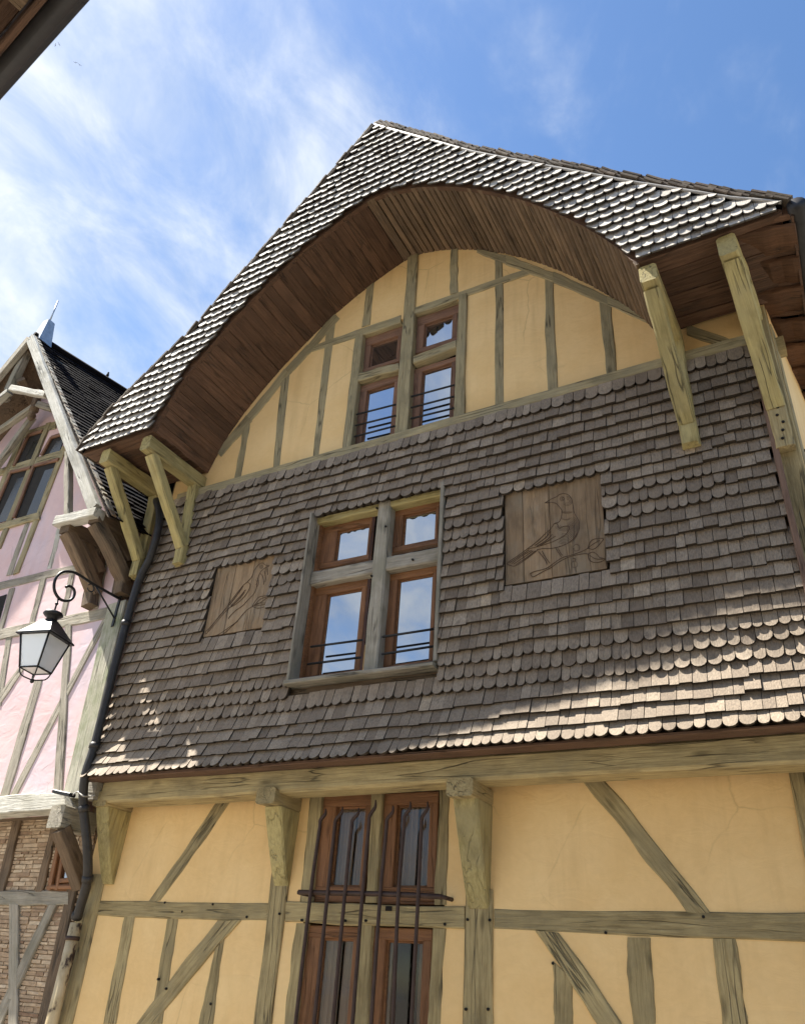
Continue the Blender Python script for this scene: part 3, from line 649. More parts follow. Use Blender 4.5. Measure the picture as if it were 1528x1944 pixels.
# soffit boards, each its own plank along the depth
seg = []; 
for (a, b), (c, d) in zip(ARCH, ARCH[1:]):
    n = max(1, int(math.hypot(c-a, d-b)/.02)); seg += [(a+(c-a)*i/n, b+(d-b)*i/n) for i in range(n)]
seg.append(ARCH[-1]); cum = [0]
for p, q in zip(seg, seg[1:]): cum.append(cum[-1]+math.hypot(q[0]-p[0], q[1]-p[1]))
def pos(s):
    i = min(max(0, np.searchsorted(cum, s)-1), len(seg)-2); t = (s-cum[i])/(cum[i+1]-cum[i]); p, q = seg[i], seg[i+1]
    return Vector((p[0]+(q[0]-p[0])*t, 0, p[1]+(q[1]-p[1])*t))
s = 0
while s < cum[-1]-.02:
    wd = rng.choice((.085, .092, .1, .11)) if pos(s).x < -2.93 else .066
    e = min(s+wd, cum[-1]); p, q = pos(s), pos(e); c = (p+q)/2; d = (q-p); nrm = Vector((d.z, 0, -d.x)).normalized()
    if nrm.z > 0: nrm = -nrm
    flat = c.x < -2.93
    lift = rng.random()*.003; c = c-nrm*(.011-lift)
    if flat: beam('soffit_board', (c.x, YW-.001, c.z), (c.x, YF+.002, c.z), d.length-.0025, .022, DARKB, H, side=d, rough=.0012, ch=.003, seg=.2)
    else: beam('soffit_board', (c.x, YW-.001, c.z), (c.x, YF+.002, c.z), d.length-.011, .026, ROUNDB, H, side=d, rough=.0012, ch=.010, seg=.2)
    s = e
sheath = [(x, z+.03) for x, z in ARCH]
me = mesh([(x, y, z) for x, z in sheath for y in (YW, YF+.04)], [(2*i, 2*i+1, 2*i+3, 2*i+2) for i in range(len(sheath)-1)], 'soffit_sheathing'); link('soffit_sheathing', me, DARK, H)
# eave soffits beside the arch: planks running along the facade
for x0, x1 in ((-5.93, -5.03), (-.585, .34)):
    y = YF+.045
    while y < YW-.03:
        wd = .12; zc = ZE((x0+x1)/2)+.006+rng.random()*.006
        beam('eave_board', (x0, y+wd/2, ZE(x0)+.01+rng.random()*.008), (x1, y+wd/2, ZE(x1)+.01+rng.random()*.008), wd-.004, .022, DARKB, H, side=(0, 1, 0), rough=.0012, ch=.003, seg=.2); y += wd
# brackets: outrigger beam, wall post, raking strut
def bracket(xb, xf, zb, wid, zfoot, xfoot, post=True, m=OAKY, ytop=YF+.01):
    o = beam('outrigger', (xf, ytop, zb), (xb, YW+.02, zb), wid, .155, m, H, side=(1, 0, 0), rough=.004, ch=.016)
    if post: beam('bracket_post', (xfoot, YS-.055, zfoot), (xb, YS-.055, zb-.075), wid*.95, .085, m, H, side=(1, 0, 0), rough=.004, ch=.012)
    beam('bracket_strut', (xfoot, YS-.105, zfoot+.18), (xf, ytop+.10, zb-.075), wid*.86, .10, m, H, side=(1, 0, 0), rough=.004, ch=.012)
    beam('bracket_foot', (xfoot, YS-.115, zfoot), (xfoot, YS-.115, zfoot+.2), wid*.84, .05, m, H, side=(1, 0, 0), rough=.003, ch=.01)
bracket(-5.085, -5.09, 5.80, .115, 4.83, -5.0); bracket(-5.60, -5.615, 5.80, .115, 4.80, -5.53)
bracket(-.50, -.525, 5.90, .125, 4.87, -.49)
# right corner post with its bracket
beam('corner_post', (.075, -.26, 2.9), (.075, -.26, 5.98), .13, .13, OAK, H, side=(1, 0, 0), rough=.004, ch=.01)
beam('outrigger', (-.01, YF+.01, 5.925), (.06, YW+.02, 5.925), .125, .17, OAKY, H, side=(1, 0, 0), rough=.004, ch=.016)
beam('bracket_strut', (.062, -.375, 5.03), (.0, YF+.10, 5.85), .12, .10, OAKY, H, side=(1, 0, 0), rough=.004, ch=.01)
beam('bracket_foot', (.066, -.365, 4.70), (.062, -.365, 5.10), .115, .08, OAK, H, side=(1, 0, 0), rough=.003, ch=.01)
for k in range(6):
    p = (.07+.012*((k*7) % 3-1), -.40, 4.76+k*.062); tube('peg', [(p[0], -.398, p[2]), (p[0], -.412, p[2])], .010, BLACKH, H, 8)
# side wall turned away from the front, with its eave
sd_ = Vector((.135, .99, 0)).normalized(); c0 = Vector((.145, -.22, 0)); nv = Vector((sd_.y, -sd_.x, 0))
P = [c0, c0+sd_*6]
me = mesh([(P[0].x, P[0].y, 0), (P[1].x, P[1].y, 0), (P[1].x, P[1].y, 6.2), (P[0].x, P[0].y, 6.2)], [(0, 1, 2, 3)], 'side_wall'); link('side_wall', me, YEL, H)
flat_timber('stud', *[c0+sd_*a+nv*.0+Vector((0, 0, z)) for a, z in ((.02, 5.9), (.14, 5.9), (.14, 0.2), (.02, 0.2))], OAK, H, nrm=nv)
for a, z in ((.22, 4.9), (.3, 4.6), (.19, 4.55), (.24, 4.3)):
    p = c0+sd_*a+Vector((0, 0, z)); tube('peg', [p-nv*.01, p+nv*.035], .012, BLACKH, H, 6)
p = at(1477, 660, -.12); beam('outrigger', (p.x-.05, -.12, p.z), (p.x+.045, -.12, p.z), .11, .12, OAK, H, side=(0, 1, 0)); box('eave_fascia', (.385, YF, 5.98), (.40, 4, 6.16), DARKB, H); box('eave_deck', (-.1, YF+.05, 6.17), (.39, 4, 6.18), DARKB, H)
for k in range(16):
    y = YF+.05+k*.30; zt = 6.02
    beam('side_eave_board', (-.02, y+.14, 6.09+.03*(k % 2)), (.405, y+.14, 5.985+.012*(k % 3)), .25+.02*(k % 3), .035, REDB, H, side=(0, 1, .16), rough=.012, ch=.012, seg=.04)
    beam('rafter', (-.02, y-.005, 6.16), (.40, y-.005, 6.055), .05, .10, DARKB, H, side=(0, 1, 0))
# roof slopes, verge tiles, flashing
def slope(path, sgn, name):
    pts = [(x, z) for x, z in path]; v = []; f = []
    for x, z in pts: v += [(x, YF-.04, z+.012), (x, 4.5, z+.012)]
    for i in range(len(pts)-1): f.append((2*i, 2*i+1, 2*i+3, 2*i+2))
    o = link(name, mesh(v, f, name), DTILE, H); return o
slope(LS, -1, 'roof_slope'); slope(RS, 1, 'roof_slope')
def along(path, s):
    for p, q in zip(path, path[1:]):
        l = math.hypot(q[0]-p[0], q[1]-p[1])
        if s <= l: return Vector((p[0]+(q[0]-p[0])*s/l, 0, p[1]+(q[1]-p[1])*s/l)), Vector((q[0]-p[0], 0, q[1]-p[1])).normalized()
        s -= l
    return Vector((path[-1][0], 0, path[-1][1])), Vector((path[-1][0]-path[-2][0], 0, path[-1][1]-path[-2][1])).normalized()
def plen(path): return sum(math.hypot(q[0]-p[0], q[1]-p[1]) for p, q in zip(path, path[1:]))
for path, sg in ((RS, 1), (LS, -1)):
    Ln = plen(path); s = .02
    while s < Ln-.02:
        p, d = along(path, s); up = Vector((-d.z, 0, d.x)); up = up if up.z > 0 else -up
        a = p+up*(.045+rng.random()*.006)+d*-.03; b = p+up*(.028+rng.random()*.008)+d*.13; yj = rng.gauss(0, .006)
        beam('verge_tile', (a.x, YF+.075+yj, a.z), (b.x, YF+.075+yj, b.z), .26, .026, TILE, H, side=(0, 1, 0), rough=.002, ch=.005, seg=.1)
        beam('verge_tile', (a.x+sg*.012, YF+.09+yj, a.z+(.055 if sg > 0 else .02)), (b.x+sg*.02, YF+.09+yj, b.z+(.045 if sg > 0 else .015)), .24, .022, TILE, H, side=(0, 1, 0), rough=.002, ch=.005, seg=.1)
        s += .105
    fl = [Vector((x, YF-.045, z+.006)) for x, z in path]
    tube('verge_flashing', fl, .012, FLASH if sg > 0 else TILE, H, 6)
lathe('ridge_end_tile', [(.02, -.05), (.10, -.03), (.085, .05), (.05, .085), (.0, .09)], (AP[0], YF+.06, AP[1]+.05), TILE, H, 10)
# gutters and downpipe on this house
tube('gutter', [(.43, YF-.03, 6.04), (.43, YF+1.0, 6.035), (.46, 4, 6.02)], .058, PIPE, H, 12)
dp = empty('downpipe', (-5.56, -.1, 0), 'long dark metal downpipe between the two houses, peeling cream at its foot', 'downpipe')
path = [(-5.72, -.15, 5.80), at(297, 950, -.36), at(303, 972, -.40), at(300, 1010, -.44), at(284, 1062, -.42), at(262, 1108, -.41), at(238, 1187, -.42), at(180, 1416, -.43), at(162, 1474, -.45), at(159, 1530, -.38), at(166, 1600, -.30), at(167, 1668, -.2), at(156, 1712, -.12), at(146, 1745, -.08)]
path = path[:6]+[path[6].lerp(path[7], .3), path[6].lerp(path[7], .6)]+path[7:]
tube('upper_pipe', smooth_path(path, 3), .036, PIPE, dp, 10)
for a, b in (((239, 1184), -.42), ((180, 1416), -.43), ((160, 1535), -.38), ((167, 1668), -.2), ((147, 1738), -.08)):
    p = at(*a, b); i = min(range(len(path)), key=lambda k: (Vector(path[k])-p).length); d = (Vector(path[min(i+1, len(path)-1)])-Vector(path[max(i-1, 0)])).normalized()
    tube('pipe_collar', [p-d*.022, p+d*.022], .043, PIPE, dp, 10)
foot = [at(146, 1752, -.08), at(98, 1944, -.08)]; foot.append(Vector((foot[1].x, -.08, .02))); foot[0].x = foot[1].x = (foot[0].x+foot[1].x)/2; foot[2].x = foot[0].x
tube('lower_pipe', foot, .046, CREAM, dp, 12)
p = foot[0].lerp(foot[1], .16); tube('pipe_collar', [p-Vector((0, 0, .014)), p+Vector((0, 0, .014))], .054, RUSTI, dp, 12)
# peg holes scattered over the front timbers
for x, y, pl in ((315, 1714, 0), (406, 1717, 0), (470, 1741, 0), (348, 1731, 0), (656, 1748, -.014), (695, 1748, -.014), (845, 1755, -.014), (574, 1747, -.014), (511, 1736, 0), (1150, 1771, 0), (1335, 1741, 0), (888, 1746, -.016), (930, 1747, -.016), (885, 1916, -.016), (927, 1916, -.016), (402, 1906, 0), (302, 1859, -.012), (317, 1877, -.012), (1093, 1419, -.28), (1484, 1391, -.28), (833, 1437, -.28), (864, 1436, -.28), (1050, 1829, 0), (532, 1735, -.016), (716, 965, -.325), (733, 1000, -.325), (706, 1094, -.325), (784, 1063, -.31)):
    p = at(x, y, pl); tube('peg', [p+Vector((0, .01, 0)), p+Vector((0, -.013, 0))], .0085, BLACKH, H, 6)
p = at(738, 1725, -.014); box('mortise', (p.x-.022, -.020, p.z-.014), (p.x+.022, -.002, p.z+.014), BLACKH, H)
OFB = -.32
# ------------------------------------------------------------------ the pink house
K = empty('timber_house', tuple(NP-NT*1.6), 'pink half-timbered house with steep dark tiled gable roof and pale bargeboards', 'house')
def nq(*px, off=0.): return [atn(*p, off) for p in px]
def npl(name, off, z0, z1, t0, t1, m, th=.15):
    """slab on the pink house's front plane between distances t0..t1 left of its corner"""
    c = NP+NN*off; a, b = c-NT*t0, c-NT*t1
    v = [(p.x, p.y, z) for p in (a, b) for z in (z0, z1)]+[(p.x-NN.x*th, p.y-NN.y*th, z) for p in (a, b) for z in (z0, z1)]
    return link(name, mesh(v, [(0, 1, 3, 2), (4, 6, 7, 5), (0, 4, 5, 1), (2, 3, 7, 6), (0, 2, 6, 4), (1, 5, 7, 3)], name), m, K)
zsill = atn(60, 1540, .04).z
v = []
ap = atn(61, 645, .5); 
ft = atn(181, 966, .5); hw = (ft-ap).dot(NT); hh = ap.z-ft.z      # half width and rise of the gable
def nl(t, z, off=0.): p = NP+NN*off-NT*t; return Vector((p.x, p.y, z))
tap = -(ap-NP).dot(NT)                                             # apex, metres left of the corner
GW = [nl(-.02, zsill), nl(-.02, ft.z+.1), nl(tap, ap.z-.05), nl(tap*2, ft.z+.1), nl(tap*2, zsill)]
me = mesh(GW+[p-NN*.15 for p in GW], [(0, 1, 2, 3, 4), (9, 8, 7, 6, 5)]+[(i, (i+1) % 5, (i+1) % 5+5, i+5) for i in range(5)], 'plaster_wall'); link('plaster_wall', me, PINK, K)
npl('brick_infill', -.32, 0, zsill+.2, -.05, tap*2, DAUB)
c_ = nl(-.02, 0, -.01); d_ = nl(-.02, 0, -5); link('side_wall', mesh([c_+Vector((0, 0, zsill)), d_+Vector((0, 0, zsill)), d_+Vector((0, 0, ft.z)), c_+Vector((0, 0, ft.z))], [(0, 1, 2, 3)], 'side_wall'), PINK, K)
c_ = nl(-.05, 0, -.32); link('side_wall', mesh([c_, c_+NT*.14, c_+NT*.14+Vector((0, 0, 6)), c_+Vector((0, 0, 6))], [(0, 1, 2, 3)], 'side_wall'), BROWNW, K)
parts, tones = [], []; r3 = random.Random(11); z = 0.8
while z < zsill+.1:                                                # thin rough bricks between the timbers
    hb_ = r3.choice((.024, .028, .033, .038)); t_ = -.04-r3.random()*.1
    while t_ < 2.6:
        wd = r3.uniform(.09, .24); a = nl(t_, z+r3.gauss(0, .002), OFB+r3.uniform(.004, .016)); b = nl(t_+wd-.008, z+r3.gauss(0, .002), OFB+r3.uniform(.004, .016)); u = Vector((0, 0, hb_-.007)); bk = NN*-.03
        parts.append(([a, b, b+u+NN*r3.uniform(-.003, .003), a+u+NN*r3.uniform(-.003, .003), a+bk, b+bk, b+u+bk, a+u+bk], [(0, 1, 2, 3), (0, 4, 5, 1), (1, 5, 6, 2), (2, 6, 7, 3), (3, 7, 4, 0)])); tones.append(min(1, max(0, r3.gauss(.5, .24)))); t_ += wd
    z += hb_
bo = link('brickwork', join_meshes(parts, 'brickwork', tones), BRICK, K); bo['kind'] = 'stuff'
npl('jetty_soffit', .0, zsill+.01, zsill+.06, .0, tap*2, BROWNW, .32)
def ntim(name, *px, m=GREYW, off=0., pr=.01, **k): return flat_timber(name, *nq(*px, off=off), m, K, proud=pr, nrm=NN, **k)
ntim('rail', (-30, 1113), (-30, 1129), (212, 1068), (210, 1056)); ntim('rail', (-30, 1203), (-30, 1221), (214, 1173), (221, 1149), pr=.014)
ntim('stud', (48, 996), (58, 993), (23, 1092), (13, 1094)); ntim('stud', (114, 985), (124, 983), (101, 1078), (90, 1081), m=PALEW, pr=.004)
ntim('stud', (78, 1100), (90, 1097), (66, 1186), (55, 1189)); ntim('stud', (133, 1090), (144, 1087), (126, 1170), (115, 1172)); ntim('stud', (194, 1075), (204, 1073), (188, 1155), (178, 1157))
ntim('brace', (197, 1176), (209, 1175), (33, 1512), (20, 1512), curve=-.01); ntim('stud', (126, 1184), (139, 1182), (120, 1508), (103, 1508), pr=.014)
ntim('stud', (66, 1292), (82, 1290), (19, 1512), (2, 1512)); ntim('stud', (14, 1206), (25, 1204), (4, 1340), (-8, 1340)); ntim('brace', (36, 1268), (46, 1272), (-14, 1362), (-24, 1354))
ntim('corner_post', (209, 1150), (243, 1140), (156, 1516), (122, 1516), m=MOSSW, pr=.025)
ntim('sill_beam', (-30, 1519), (-30, 1552), (142, 1538), (138, 1506), m=PALEW, pr=.09, depth=.1, rough=.012)
# gable window of the pink house
ntim('window_post', (42, 822), (53, 818), (-4, 955), (-14, 958), m=OAKG, pr=.02); ntim('window_mullion', (90, 806), (100, 803), (3, 1042), (-6, 1045), m=OAKG, pr=.025)
ntim('window_post', (120, 850), (131, 846), (37, 1088), (27, 1092), m=OAKG, pr=.02); ntim('window_transom', (-20, 897), (-20, 910), (122, 868), (121, 855), m=OAKG, pr=.02)
ntim('window_sill', (-20, 1002), (-20, 1014), (78, 987), (78, 974), m=OAKG, pr=.03); ntim('window_head', (46, 820), (46, 832), (108, 814), (108, 801), m=OAKG, pr=.016)
for o_, i_ in (((( 57, 828), (84, 820), (60, 876), (30, 886)), ((64, 838), (84, 831), (62, 878), (40, 886))), (((101, 832), (121, 826), (118, 852), (82, 866)), ((108, 838), (121, 834), (114, 856), (92, 864))),
               (((24, 898), (62, 889), (24, 984), (-18, 996)), ((34, 908), (56, 903), (22, 986), (-6, 994))), (((68, 886), (115, 874), (78, 974), (30, 984)), ((86, 893), (104, 888), (72, 974), (50, 980)))):
    A = nq(*o_, off=.006); 
    r_ = link('window', mesh(A+[p+NN*.004 for p in A], [(0, 1, 2, 3), (4, 5, 6, 7)], 'window'), DARK, K)
    g = nq(*i_, off=.016); link('pane', mesh(g, [(0, 1, 2, 3)], 'pane'), CLEARD, r_)
    a, b, c, d = A
    for s_, e_ in ((a, d), (a, b)):
        beam('sash_bar', s_+NN*.02, e_+NN*.02, .045, .03, SASHG, r_, side=NN.cross(e_-s_), rough=.001)
# little window at the frame edge
A = nq((-25, 1140), (14, 1128), (-4, 1192), (-40, 1200), off=.005); link('window', mesh(A, [(0, 1, 2, 3)], 'window'), BLACKH, K)
ntim('window_jamb', (20, 1119), (30, 1116), (6, 1200), (-3, 1203), pr=.015)
# verge: bargeboards, king post, braces, pendant
def nb(name, a, b, wid, hei, m, o0=.5, o1=.5, **k): return beam(name, atn(*a, o0), atn(*b, o1), wid, hei, m, K, side=NN.cross(atn(*b, o1)-atn(*a, o0)), **k)
RIDGE = Vector((.197, .98, 0)).normalized()
nb('bargeboard', (60, 643), (181, 968), .12, .07, PALEW, .52, .52, rough=.005)
lf = nl(tap*2, ft.z, .5); beam('bargeboard', ap+NN*.02, lf+NN*.02, .12, .07, GREYW, K, side=NN.cross(lf-ap))
nb('king_post', (57, 660), (18, 742), .10, .10, GREYW, .42, .42); nb('brace', (24, 738), (90, 751), .08, .08, PALEW, .47, .47); nb('brace', (19, 744), (-25, 782), .08, .08, PALEW, .47, .47)
p = atn(18, 744, .42); lathe('pendant', [(.02, .04), (.06, .02), (.065, -.02), (.035, -.04), (.06, -.09), (.05, -.14), (.01, -.17)], p, GREYW, K, 8)
nb('brace', (66, 772), (-20, 832), .08, .07, GREYW, .22, .22); nb('brace', (74, 768), (102, 777), .08, .07, GREYW, .22, .22); nb('brace', (64, 792), (-8, 888), .10, .07, GREYW, .12, .12); nb('king_post', (76, 742), (66, 775), .08, .08, BROWNW, .22, .22)
p = atn(66, 776, .22); lathe('pendant', [(.02, .04), (.055, .02), (.06, -.03), (.03, -.06), (.055, -.11), (.04, -.16), (.01, -.19)], p, BROWNW, K, 8)
nb('purlin', (98, 700), (135, 770), .10, .10, BROWNW, .40, -.1); nb('purlin', (40, 720), (75, 790), .10, .10, BROWNW, .40, -.1)
nb('verge_beam', (112, 992), (190, 976), .10, .12, PALEW, .5, .5, rough=.006); nb('strut', (131, 858), (131, 990), .07, .07, GREYW, .46, .46)
# brackets below the verge
def nbr(top, foot, xt):
    a = atn(*top, .46); b = atn(*foot, .03)
    w_ = atn(*foot, 0); zt = a.z-.06; wall = a-NN*.44
    beam('outrigger', a+NN*.04, wall, .14, .14, BROWNW, K, side=NT, rough=.005)
    beam('bracket_strut', a-Vector((0, 0, .06)), b+Vector((0, 0, .12)), .13, .12, BROWNW, K, side=NT, rough=.006, bow=.02)
    beam('bracket_post', Vector((b.x, b.y, b.z-.02))+NN*.01, Vector((wall.x, wall.y, zt))+NN*.03, .13, .12, BROWNW, K, side=NT, rough=.005)
    beam('curved_brace', a-NN*.22-Vector((0, 0, .05)), b+NN*.02+Vector((0, 0, .34)), .10, .09, BROWNW, K, side=NT, rough=.005)
nbr((131, 1002), (176, 1150), 0); nbr((186, 984), (232, 1128), 0)
# roof: two slopes of flat tiles in courses
def tiled(apx, foot, name, n, back, tw):
    d = foot-apx; parts, tones = [], []; r2 = random.Random(5); nrm = d.cross(back).normalized(); nrm = nrm if nrm.z > 0 else -nrm; Lb = back.length; bu = back.normalized()
    for i in range(n):
        a = apx+d*(i/n); b = apx+d*((i+1.25)/n); x = -r2.random()*tw
        while x < Lb:
            x0, x1 = max(0, x), min(Lb, x+tw-.006); x += tw
            if x1 <= x0: continue
            j = r2.gauss(0, .003); lo = .018+j; q = [a+bu*x0+nrm*.0, a+bu*x1+nrm*.0, b+bu*x1+nrm*lo, b+bu*x0+nrm*lo]
            q2 = [p+nrm*.014 for p in q]; parts.append((q+q2, [(4, 5, 6, 7), (2, 3, 7, 6), (0, 4, 7, 3), (1, 2, 6, 5)])); tones.append(min(1, max(0, r2.gauss(.42, .24))))
    o = link(name, join_meshes(parts, name, tones), DTILE, K); o['kind'] = 'stuff'
    q = [apx-nrm*.01, foot-nrm*.01, foot+back-nrm*.01, apx+back-nrm*.01]; link('roof_deck', mesh(q, [(0, 1, 2, 3)], 'roof_deck'), BROWNW, K)
tip = atn(61, 645, .5)+Vector((0, 0, .05)); fr_ = atn(196, 985, .5)+Vector((.06, 0, .02))
tiled(tip, fr_, 'roof_tiles', 44, RIDGE*5.2, .17); lf2 = lf+Vector((-.1, 0, -.05)); tiled(tip, lf2, 'roof_tiles', 40, RIDGE*5.2, .17)
for i in range(46):                                                # bright mossy verge tiles beside the bargeboard
    a = tip.lerp(fr_, i/46); b = tip.lerp(fr_, (i+1.5)/46); beam('verge_tile', a+NN*-.02+Vector((.02, 0, .035)), b+NN*-.02+Vector((.03, 0, .035)), .05, .016, GREYW if i % 3 else BROWNW, K, side=RIDGE, rough=.004, seg=.1)
tube('ridge', [tip+Vector((0, 0, .03)), tip+RIDGE*5.2+Vector((0, 0, .03))], .06, DTILE, K, 8)
fb = atn(75, 640, .38); fb = tip+RIDGE*.12
sec = [[(fb.x+sx*r, fb.y+sy*r, fb.z+z) for sx, sy in ((-1, -1), (1, -1), (1, 1), (-1, 1))] for r, z in ((.10, -.05), (.088, .04), (.052, .36), (.042, .375), (.0, .40))]
fin = link('finial', sweep(sec, name='finial'), ZINC, K); tube('spike', [(fb.x, fb.y, fb.z+.37), (fb.x, fb.y, fb.z+.78)], .011, ZINC, fin, 6)
# ground floor of the pink house
OFG = -.32
def ng(name, *px, m=BROWNW, pr=.034): return flat_timber(name, *nq(*px, off=OFG), m, K, proud=pr, nrm=NN)
ng('rail', (-20, 1692), (-20, 1718), (136, 1720), (138, 1692), m=GREYW); ng('stud', (31, 1560), (46, 1558), (13, 1694), (-4, 1694)); ng('stud', (24, 1717), (41, 1717), (39, 1950), (22, 1950), m=GREYW)
ng('brace', (98, 1719), (113, 1719), (2, 1960), (-14, 1950), m=GREYW); ng('corner_post', (140, 1660), (158, 1660), (92, 1960), (72, 1960)); ng('window_post', (104, 1562), (116, 1560), (86, 1694), (73, 1694))
A = nq((114, 1575), (142, 1575), (138, 1692), (88, 1692), off=OFG+.026); wn = link('window', mesh(A, [(0, 1, 2, 3)], 'window'), SASH, K); g = nq((128, 1612), (140, 1610), (140, 1668), (120, 1672), off=OFG+.034); link('pane', mesh(g, [(0, 1, 2, 3)], 'pane'), PANE, wn)
for a, b in (((116, 1590), (96, 1690)), ((126, 1590), (110, 1690)), ((92, 1684), (140, 1684)), ((116, 1672), (140, 1670))): beam('sash_bar', atn(*a, OFG+.045), atn(*b, OFG+.045), .035, .03, SASH, wn, side=NN.cross(atn(*b, OFG)-atn(*a, OFG)), rough=.001)
p = atn(116, 1552, .06); beam('joist_end', p+NN*.05, p-NN*.3, .17, .17, GREYW, K, side=NT, rough=.004); beam('bracket_strut', p-Vector((0, 0, .09))+NN*.0+NT*.04, atn(158, 1682, -.24), .12, .12, BROWNW, K, side=NT)
# ------------------------------------------------------------------ street lantern on its scrolled arm
lroot = empty('street_lantern', tuple(atn(222, 1160, .03)), 'black wall lantern with milky panes hanging from a scrolled iron arm', 'lantern')
base = atn(228, 1137, .03); down = atn(212, 1190, .03); down.x, down.y = base.x, base.y
beam('wall_plate', base+Vector((0, 0, .06)), down, .03, .014, IRON, lroot, side=NT, rough=.0005, ch=.002)
def la(px): 
    """arm plane: vertical plane leaving the wall at right angles"""
    r = Vector(ray(*px)); c = Vector(CAM); t = (base-c).dot(NT)/r.dot(NT); return c+r*t
# the arm in its own plane: u metres out from the wall, v up
def uv(u, v_): return base+NN*u+Vector((0, 0, v_))
arm = [uv(0, 0), uv(.2, .005), uv(.36, .012), uv(.46, .022), uv(.56, .02), uv(.66, -.03), uv(.70, -.12), uv(.675, -.215), uv(.595, -.265), uv(.51, -.24), uv(.475, -.18), uv(.495, -.125), uv(.55, -.115), uv(.58, -.14)]
tube('arm', smooth_path(arm, 5), .013, IRON, lroot, 8); tube('stay', [uv(.30, .01), uv(0, -.20)], .008, IRON, lroot, 6)
ring = [uv(.335+.036*math.cos(t), -.036+.036*math.sin(t)) for t in np.linspace(.4, 5.9, 14)]; tube('scroll', ring, .006, IRON, lroot, 6)
lc = uv(.615, -.262); hb = lc-Vector((0, 0, .16))
tube('hanger', [lc, hb], .008, IRON, lroot, 6); lathe('hook_knob', [(.008, .0), (.016, .015), (.008, .03)], lc-Vector((0, 0, .07)), IRON, lroot, 8)
lathe('chimney_cap', [(.02, .035), (.075, .02), (.085, .0), (.07, -.015), (.045, -.03), (.05, -.06)], hb, IRON, lroot, 16)
rot = math.radians(13)
def sq(r, z): return [Vector((hb.x+r*math.cos(rot+math.pi/4+k*math.pi/2), hb.y+r*math.sin(rot+math.pi/4+k*math.pi/2), hb.z+z)) for k in range(4)]
link('lantern_roof', sweep([sq(.055, -.05), sq(.075, -.065), sq(.215, -.20), sq(.238, -.215), sq(.238, -.228), sq(.20, -.228)], name='lantern_roof'), IRON, lroot)
tp, bt = sq(.195, -.228), sq(.125, -.50)
for k in range(4):
    tube('corner_bar', [tp[k], bt[k]], .0085, IRON, lroot, 5); a, b = k, (k+1) % 4; tube('bottom_bar', [bt[a], bt[b]], .008, IRON, lroot, 5)
    ii = [p.lerp(hb-Vector((0, 0, .36)), .02) for p in (tp[a], tp[b], bt[b], bt[a])]; link('glass_pane', mesh(ii, [(0, 1, 2, 3)], 'glass_pane'), MILK, lroot)
    m_ = bt[k].lerp(hb-Vector((0, 0, .5)), .25)-Vector((0, 0, .06)); tube('basket_bar', smooth_path([bt[k], m_, hb-Vector((0, 0, .585))], 4), .006, IRON, lroot, 5)
link('glass_pane', mesh([p.lerp(hb-Vector((0, 0, .5)), .03) for p in bt], [(0, 1, 2, 3)], 'glass_pane'), MILK, lroot)
lathe('drop_finial', [(.004, .02), (.018, .008), (.016, -.012), (.004, -.022)], hb-Vector((0, 0, .59)), IRON, lroot, 10)
# small black wall spot with its white cable
sp = empty('spot_lamp', tuple(atn(124, 1508, .1)), 'small flat black spot lamp on the pale sill beam with a white cable', 'lamp')
a, b = atn(106, 1503, .16), atn(138, 1510, .14); beam('lamp_body', a, b, .07, .03, IRON, sp, side=NN, rough=.001, ch=.008)
tube('cable', smooth_path([b, atn(148, 1503, .12), atn(158, 1511, .14), at(172, 1512, -.36), at(181, 1510, -.35)], 4), .006, FLASH, sp, 5)
# ------------------------------------------------------------------ house across the street: only its eave reaches into view
O_ = empty('opposite_house', (0, -5.6, 0), 'dark brown timber eave with black gutter of the house across the street', 'house')
e0 = Vector(CAM)+Vector(ray(0, 170))*((5.0-1.6)/ray(0, 170)[2]); e1 = Vector(CAM)+Vector(ray(150, 0))*((5.0-1.6)/ray(150, 0)[2]); ed = (e1-e0).normalized(); eb = Vector((ed.y, -ed.x, 0)); eb = eb if eb.y < 0 else -eb
E1 = e1+ed*5.0; E0 = e0-ed*.5
def ob(name, p0, p1, w_, h_, m, side): return beam(name, p0, p1, w_, h_, m, O_, side=side, seg=.4, rough=.003)
tube('gutter', [E0+eb*.03, E1+eb*.03], .06, PIPE, O_, 10)
ob('fascia_board', E0+eb*.10+Vector((0, 0, -.02)), E1+eb*.10+Vector((0, 0, -.02)), .03, .16, DARKB, eb)
for k in range(6): ob('eave_board', E0+eb*(.18+.115*k)+Vector((0, 0, .03+.004*(k % 2))), E1+eb*(.18+.115*k)+Vector((0, 0, .03+.004*(k % 2))), .11, .024, DARKB, eb)
k = 0
while k*.55 < (E1-E0).length:
    s = E1-ed*(.2+k*.55); beam('rafter_end', s+eb*.13+Vector((0, 0, -.03)), s+eb*.82+Vector((0, 0, -.03)), .08, .10, BROWNW, O_, side=ed, seg=.2); k += 1
bw = eb*.80; W0, W1 = E0+bw+ed*.3, E1+bw+ed*-.3
v = [(p.x, p.y, z) for p in (W0, W1, W1+eb*5, W0+eb*5) for z in (0, 5.05)]
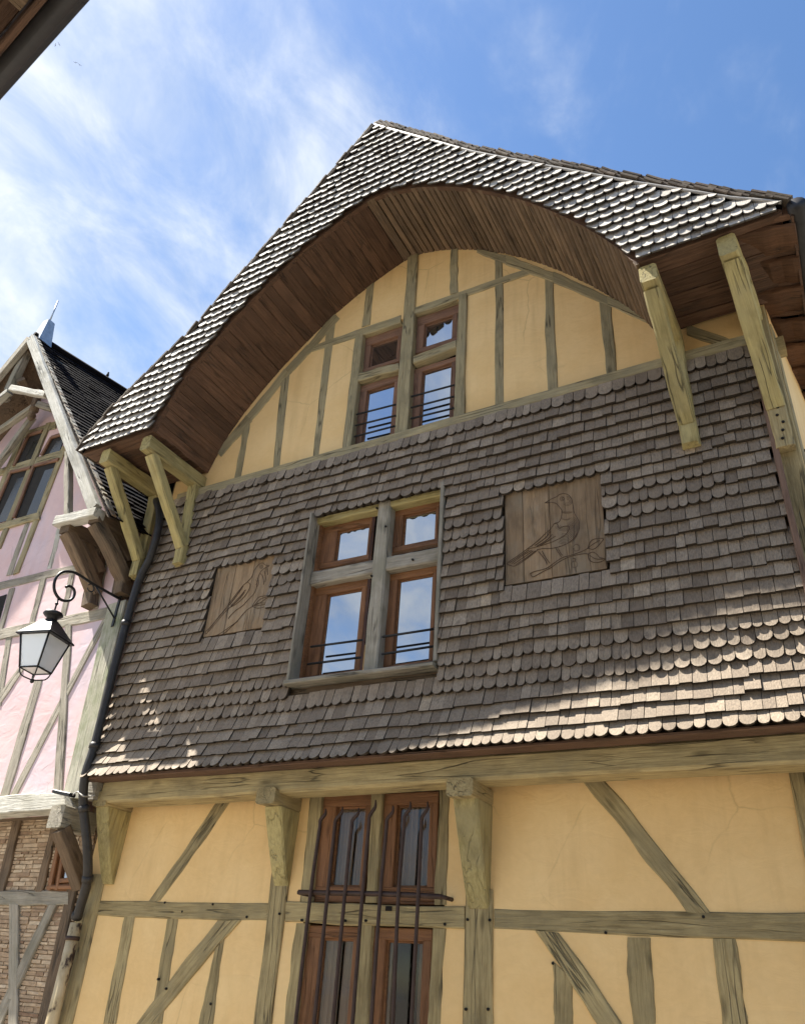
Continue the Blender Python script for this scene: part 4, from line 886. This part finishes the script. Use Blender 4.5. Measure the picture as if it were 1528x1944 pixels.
link('wall', mesh(v, [(0, 2, 3, 1), (2, 4, 5, 3), (4, 6, 7, 5), (6, 0, 1, 7)], 'wall'), GREYP, O_)
v = [E0+Vector((0, 0, .07)), E1+Vector((0, 0, .07)), E1+eb*3.2+Vector((0, 0, 3.0)), E0+eb*3.2+Vector((0, 0, 3.0)), E1+eb*6.4+Vector((0, 0, .07)), E0+eb*6.4+Vector((0, 0, .07))]
link('roof', mesh(v, [(0, 1, 2, 3), (3, 2, 4, 5), (1, 4, 2)], 'roof'), TILE, O_)
# ------------------------------------------------------------------ birds in the air
def bird(px, dist, span, ang, lab, grp):
    c = Vector(CAM)+Vector(ray(*px)).normalized()*dist; pts = []; s_ = span/2
    V = [(-.22*span, 0, 0), (.0, .06*span, .02*span), (.24*span, 0, 0), (.0, -.06*span, .02*span), (0, 0, -.05*span), (-.05*span, s_, .12*span), (-.14*span, s_*.95, .12*span), (-.05*span, -s_, .12*span), (-.14*span, -s_*.95, .12*span), (-.34*span, .06*span, 0), (-.34*span, -.06*span, 0), (.08*span, .06*span, 0), (.08*span, -.06*span, 0)]
    F = [(0, 1, 2, 3), (0, 4, 1), (1, 4, 2), (2, 4, 3), (3, 4, 0), (11, 5, 6, 1), (12, 3, 8, 7), (0, 9, 10)]
    o = link('bird', mesh(V, F, 'bird'), BLACKH, None, Matrix.Translation(c) @ Matrix.Rotation(ang, 4, 'Z')); tag(o, lab, 'bird', grp)
for px, a in (((106, 86), 1.1), ((113, 84), .3), ((144, 119), 2.2), ((152, 123), -.4)): bird(px, 42, .17, a, 'tiny dark bird flying in a pair high in the cloudy sky', 'birds in the sky')
best = min((abs(proj(tip+RIDGE*k*.02)[0]-200), k) for k in range(260))[1]; rp = tip+RIDGE*best*.02+Vector((0, 0, .09))
bb = lathe('bird', [(.002, .0), (.013, .006), (.022, .027), (.019, .051), (.012, .066), (.014, .078), (.011, .09), (.002, .096)], rp, BLACKH, None, 10); tag(bb, 'tiny dark bird perched on the ridge of the dark tiled roof', 'bird')
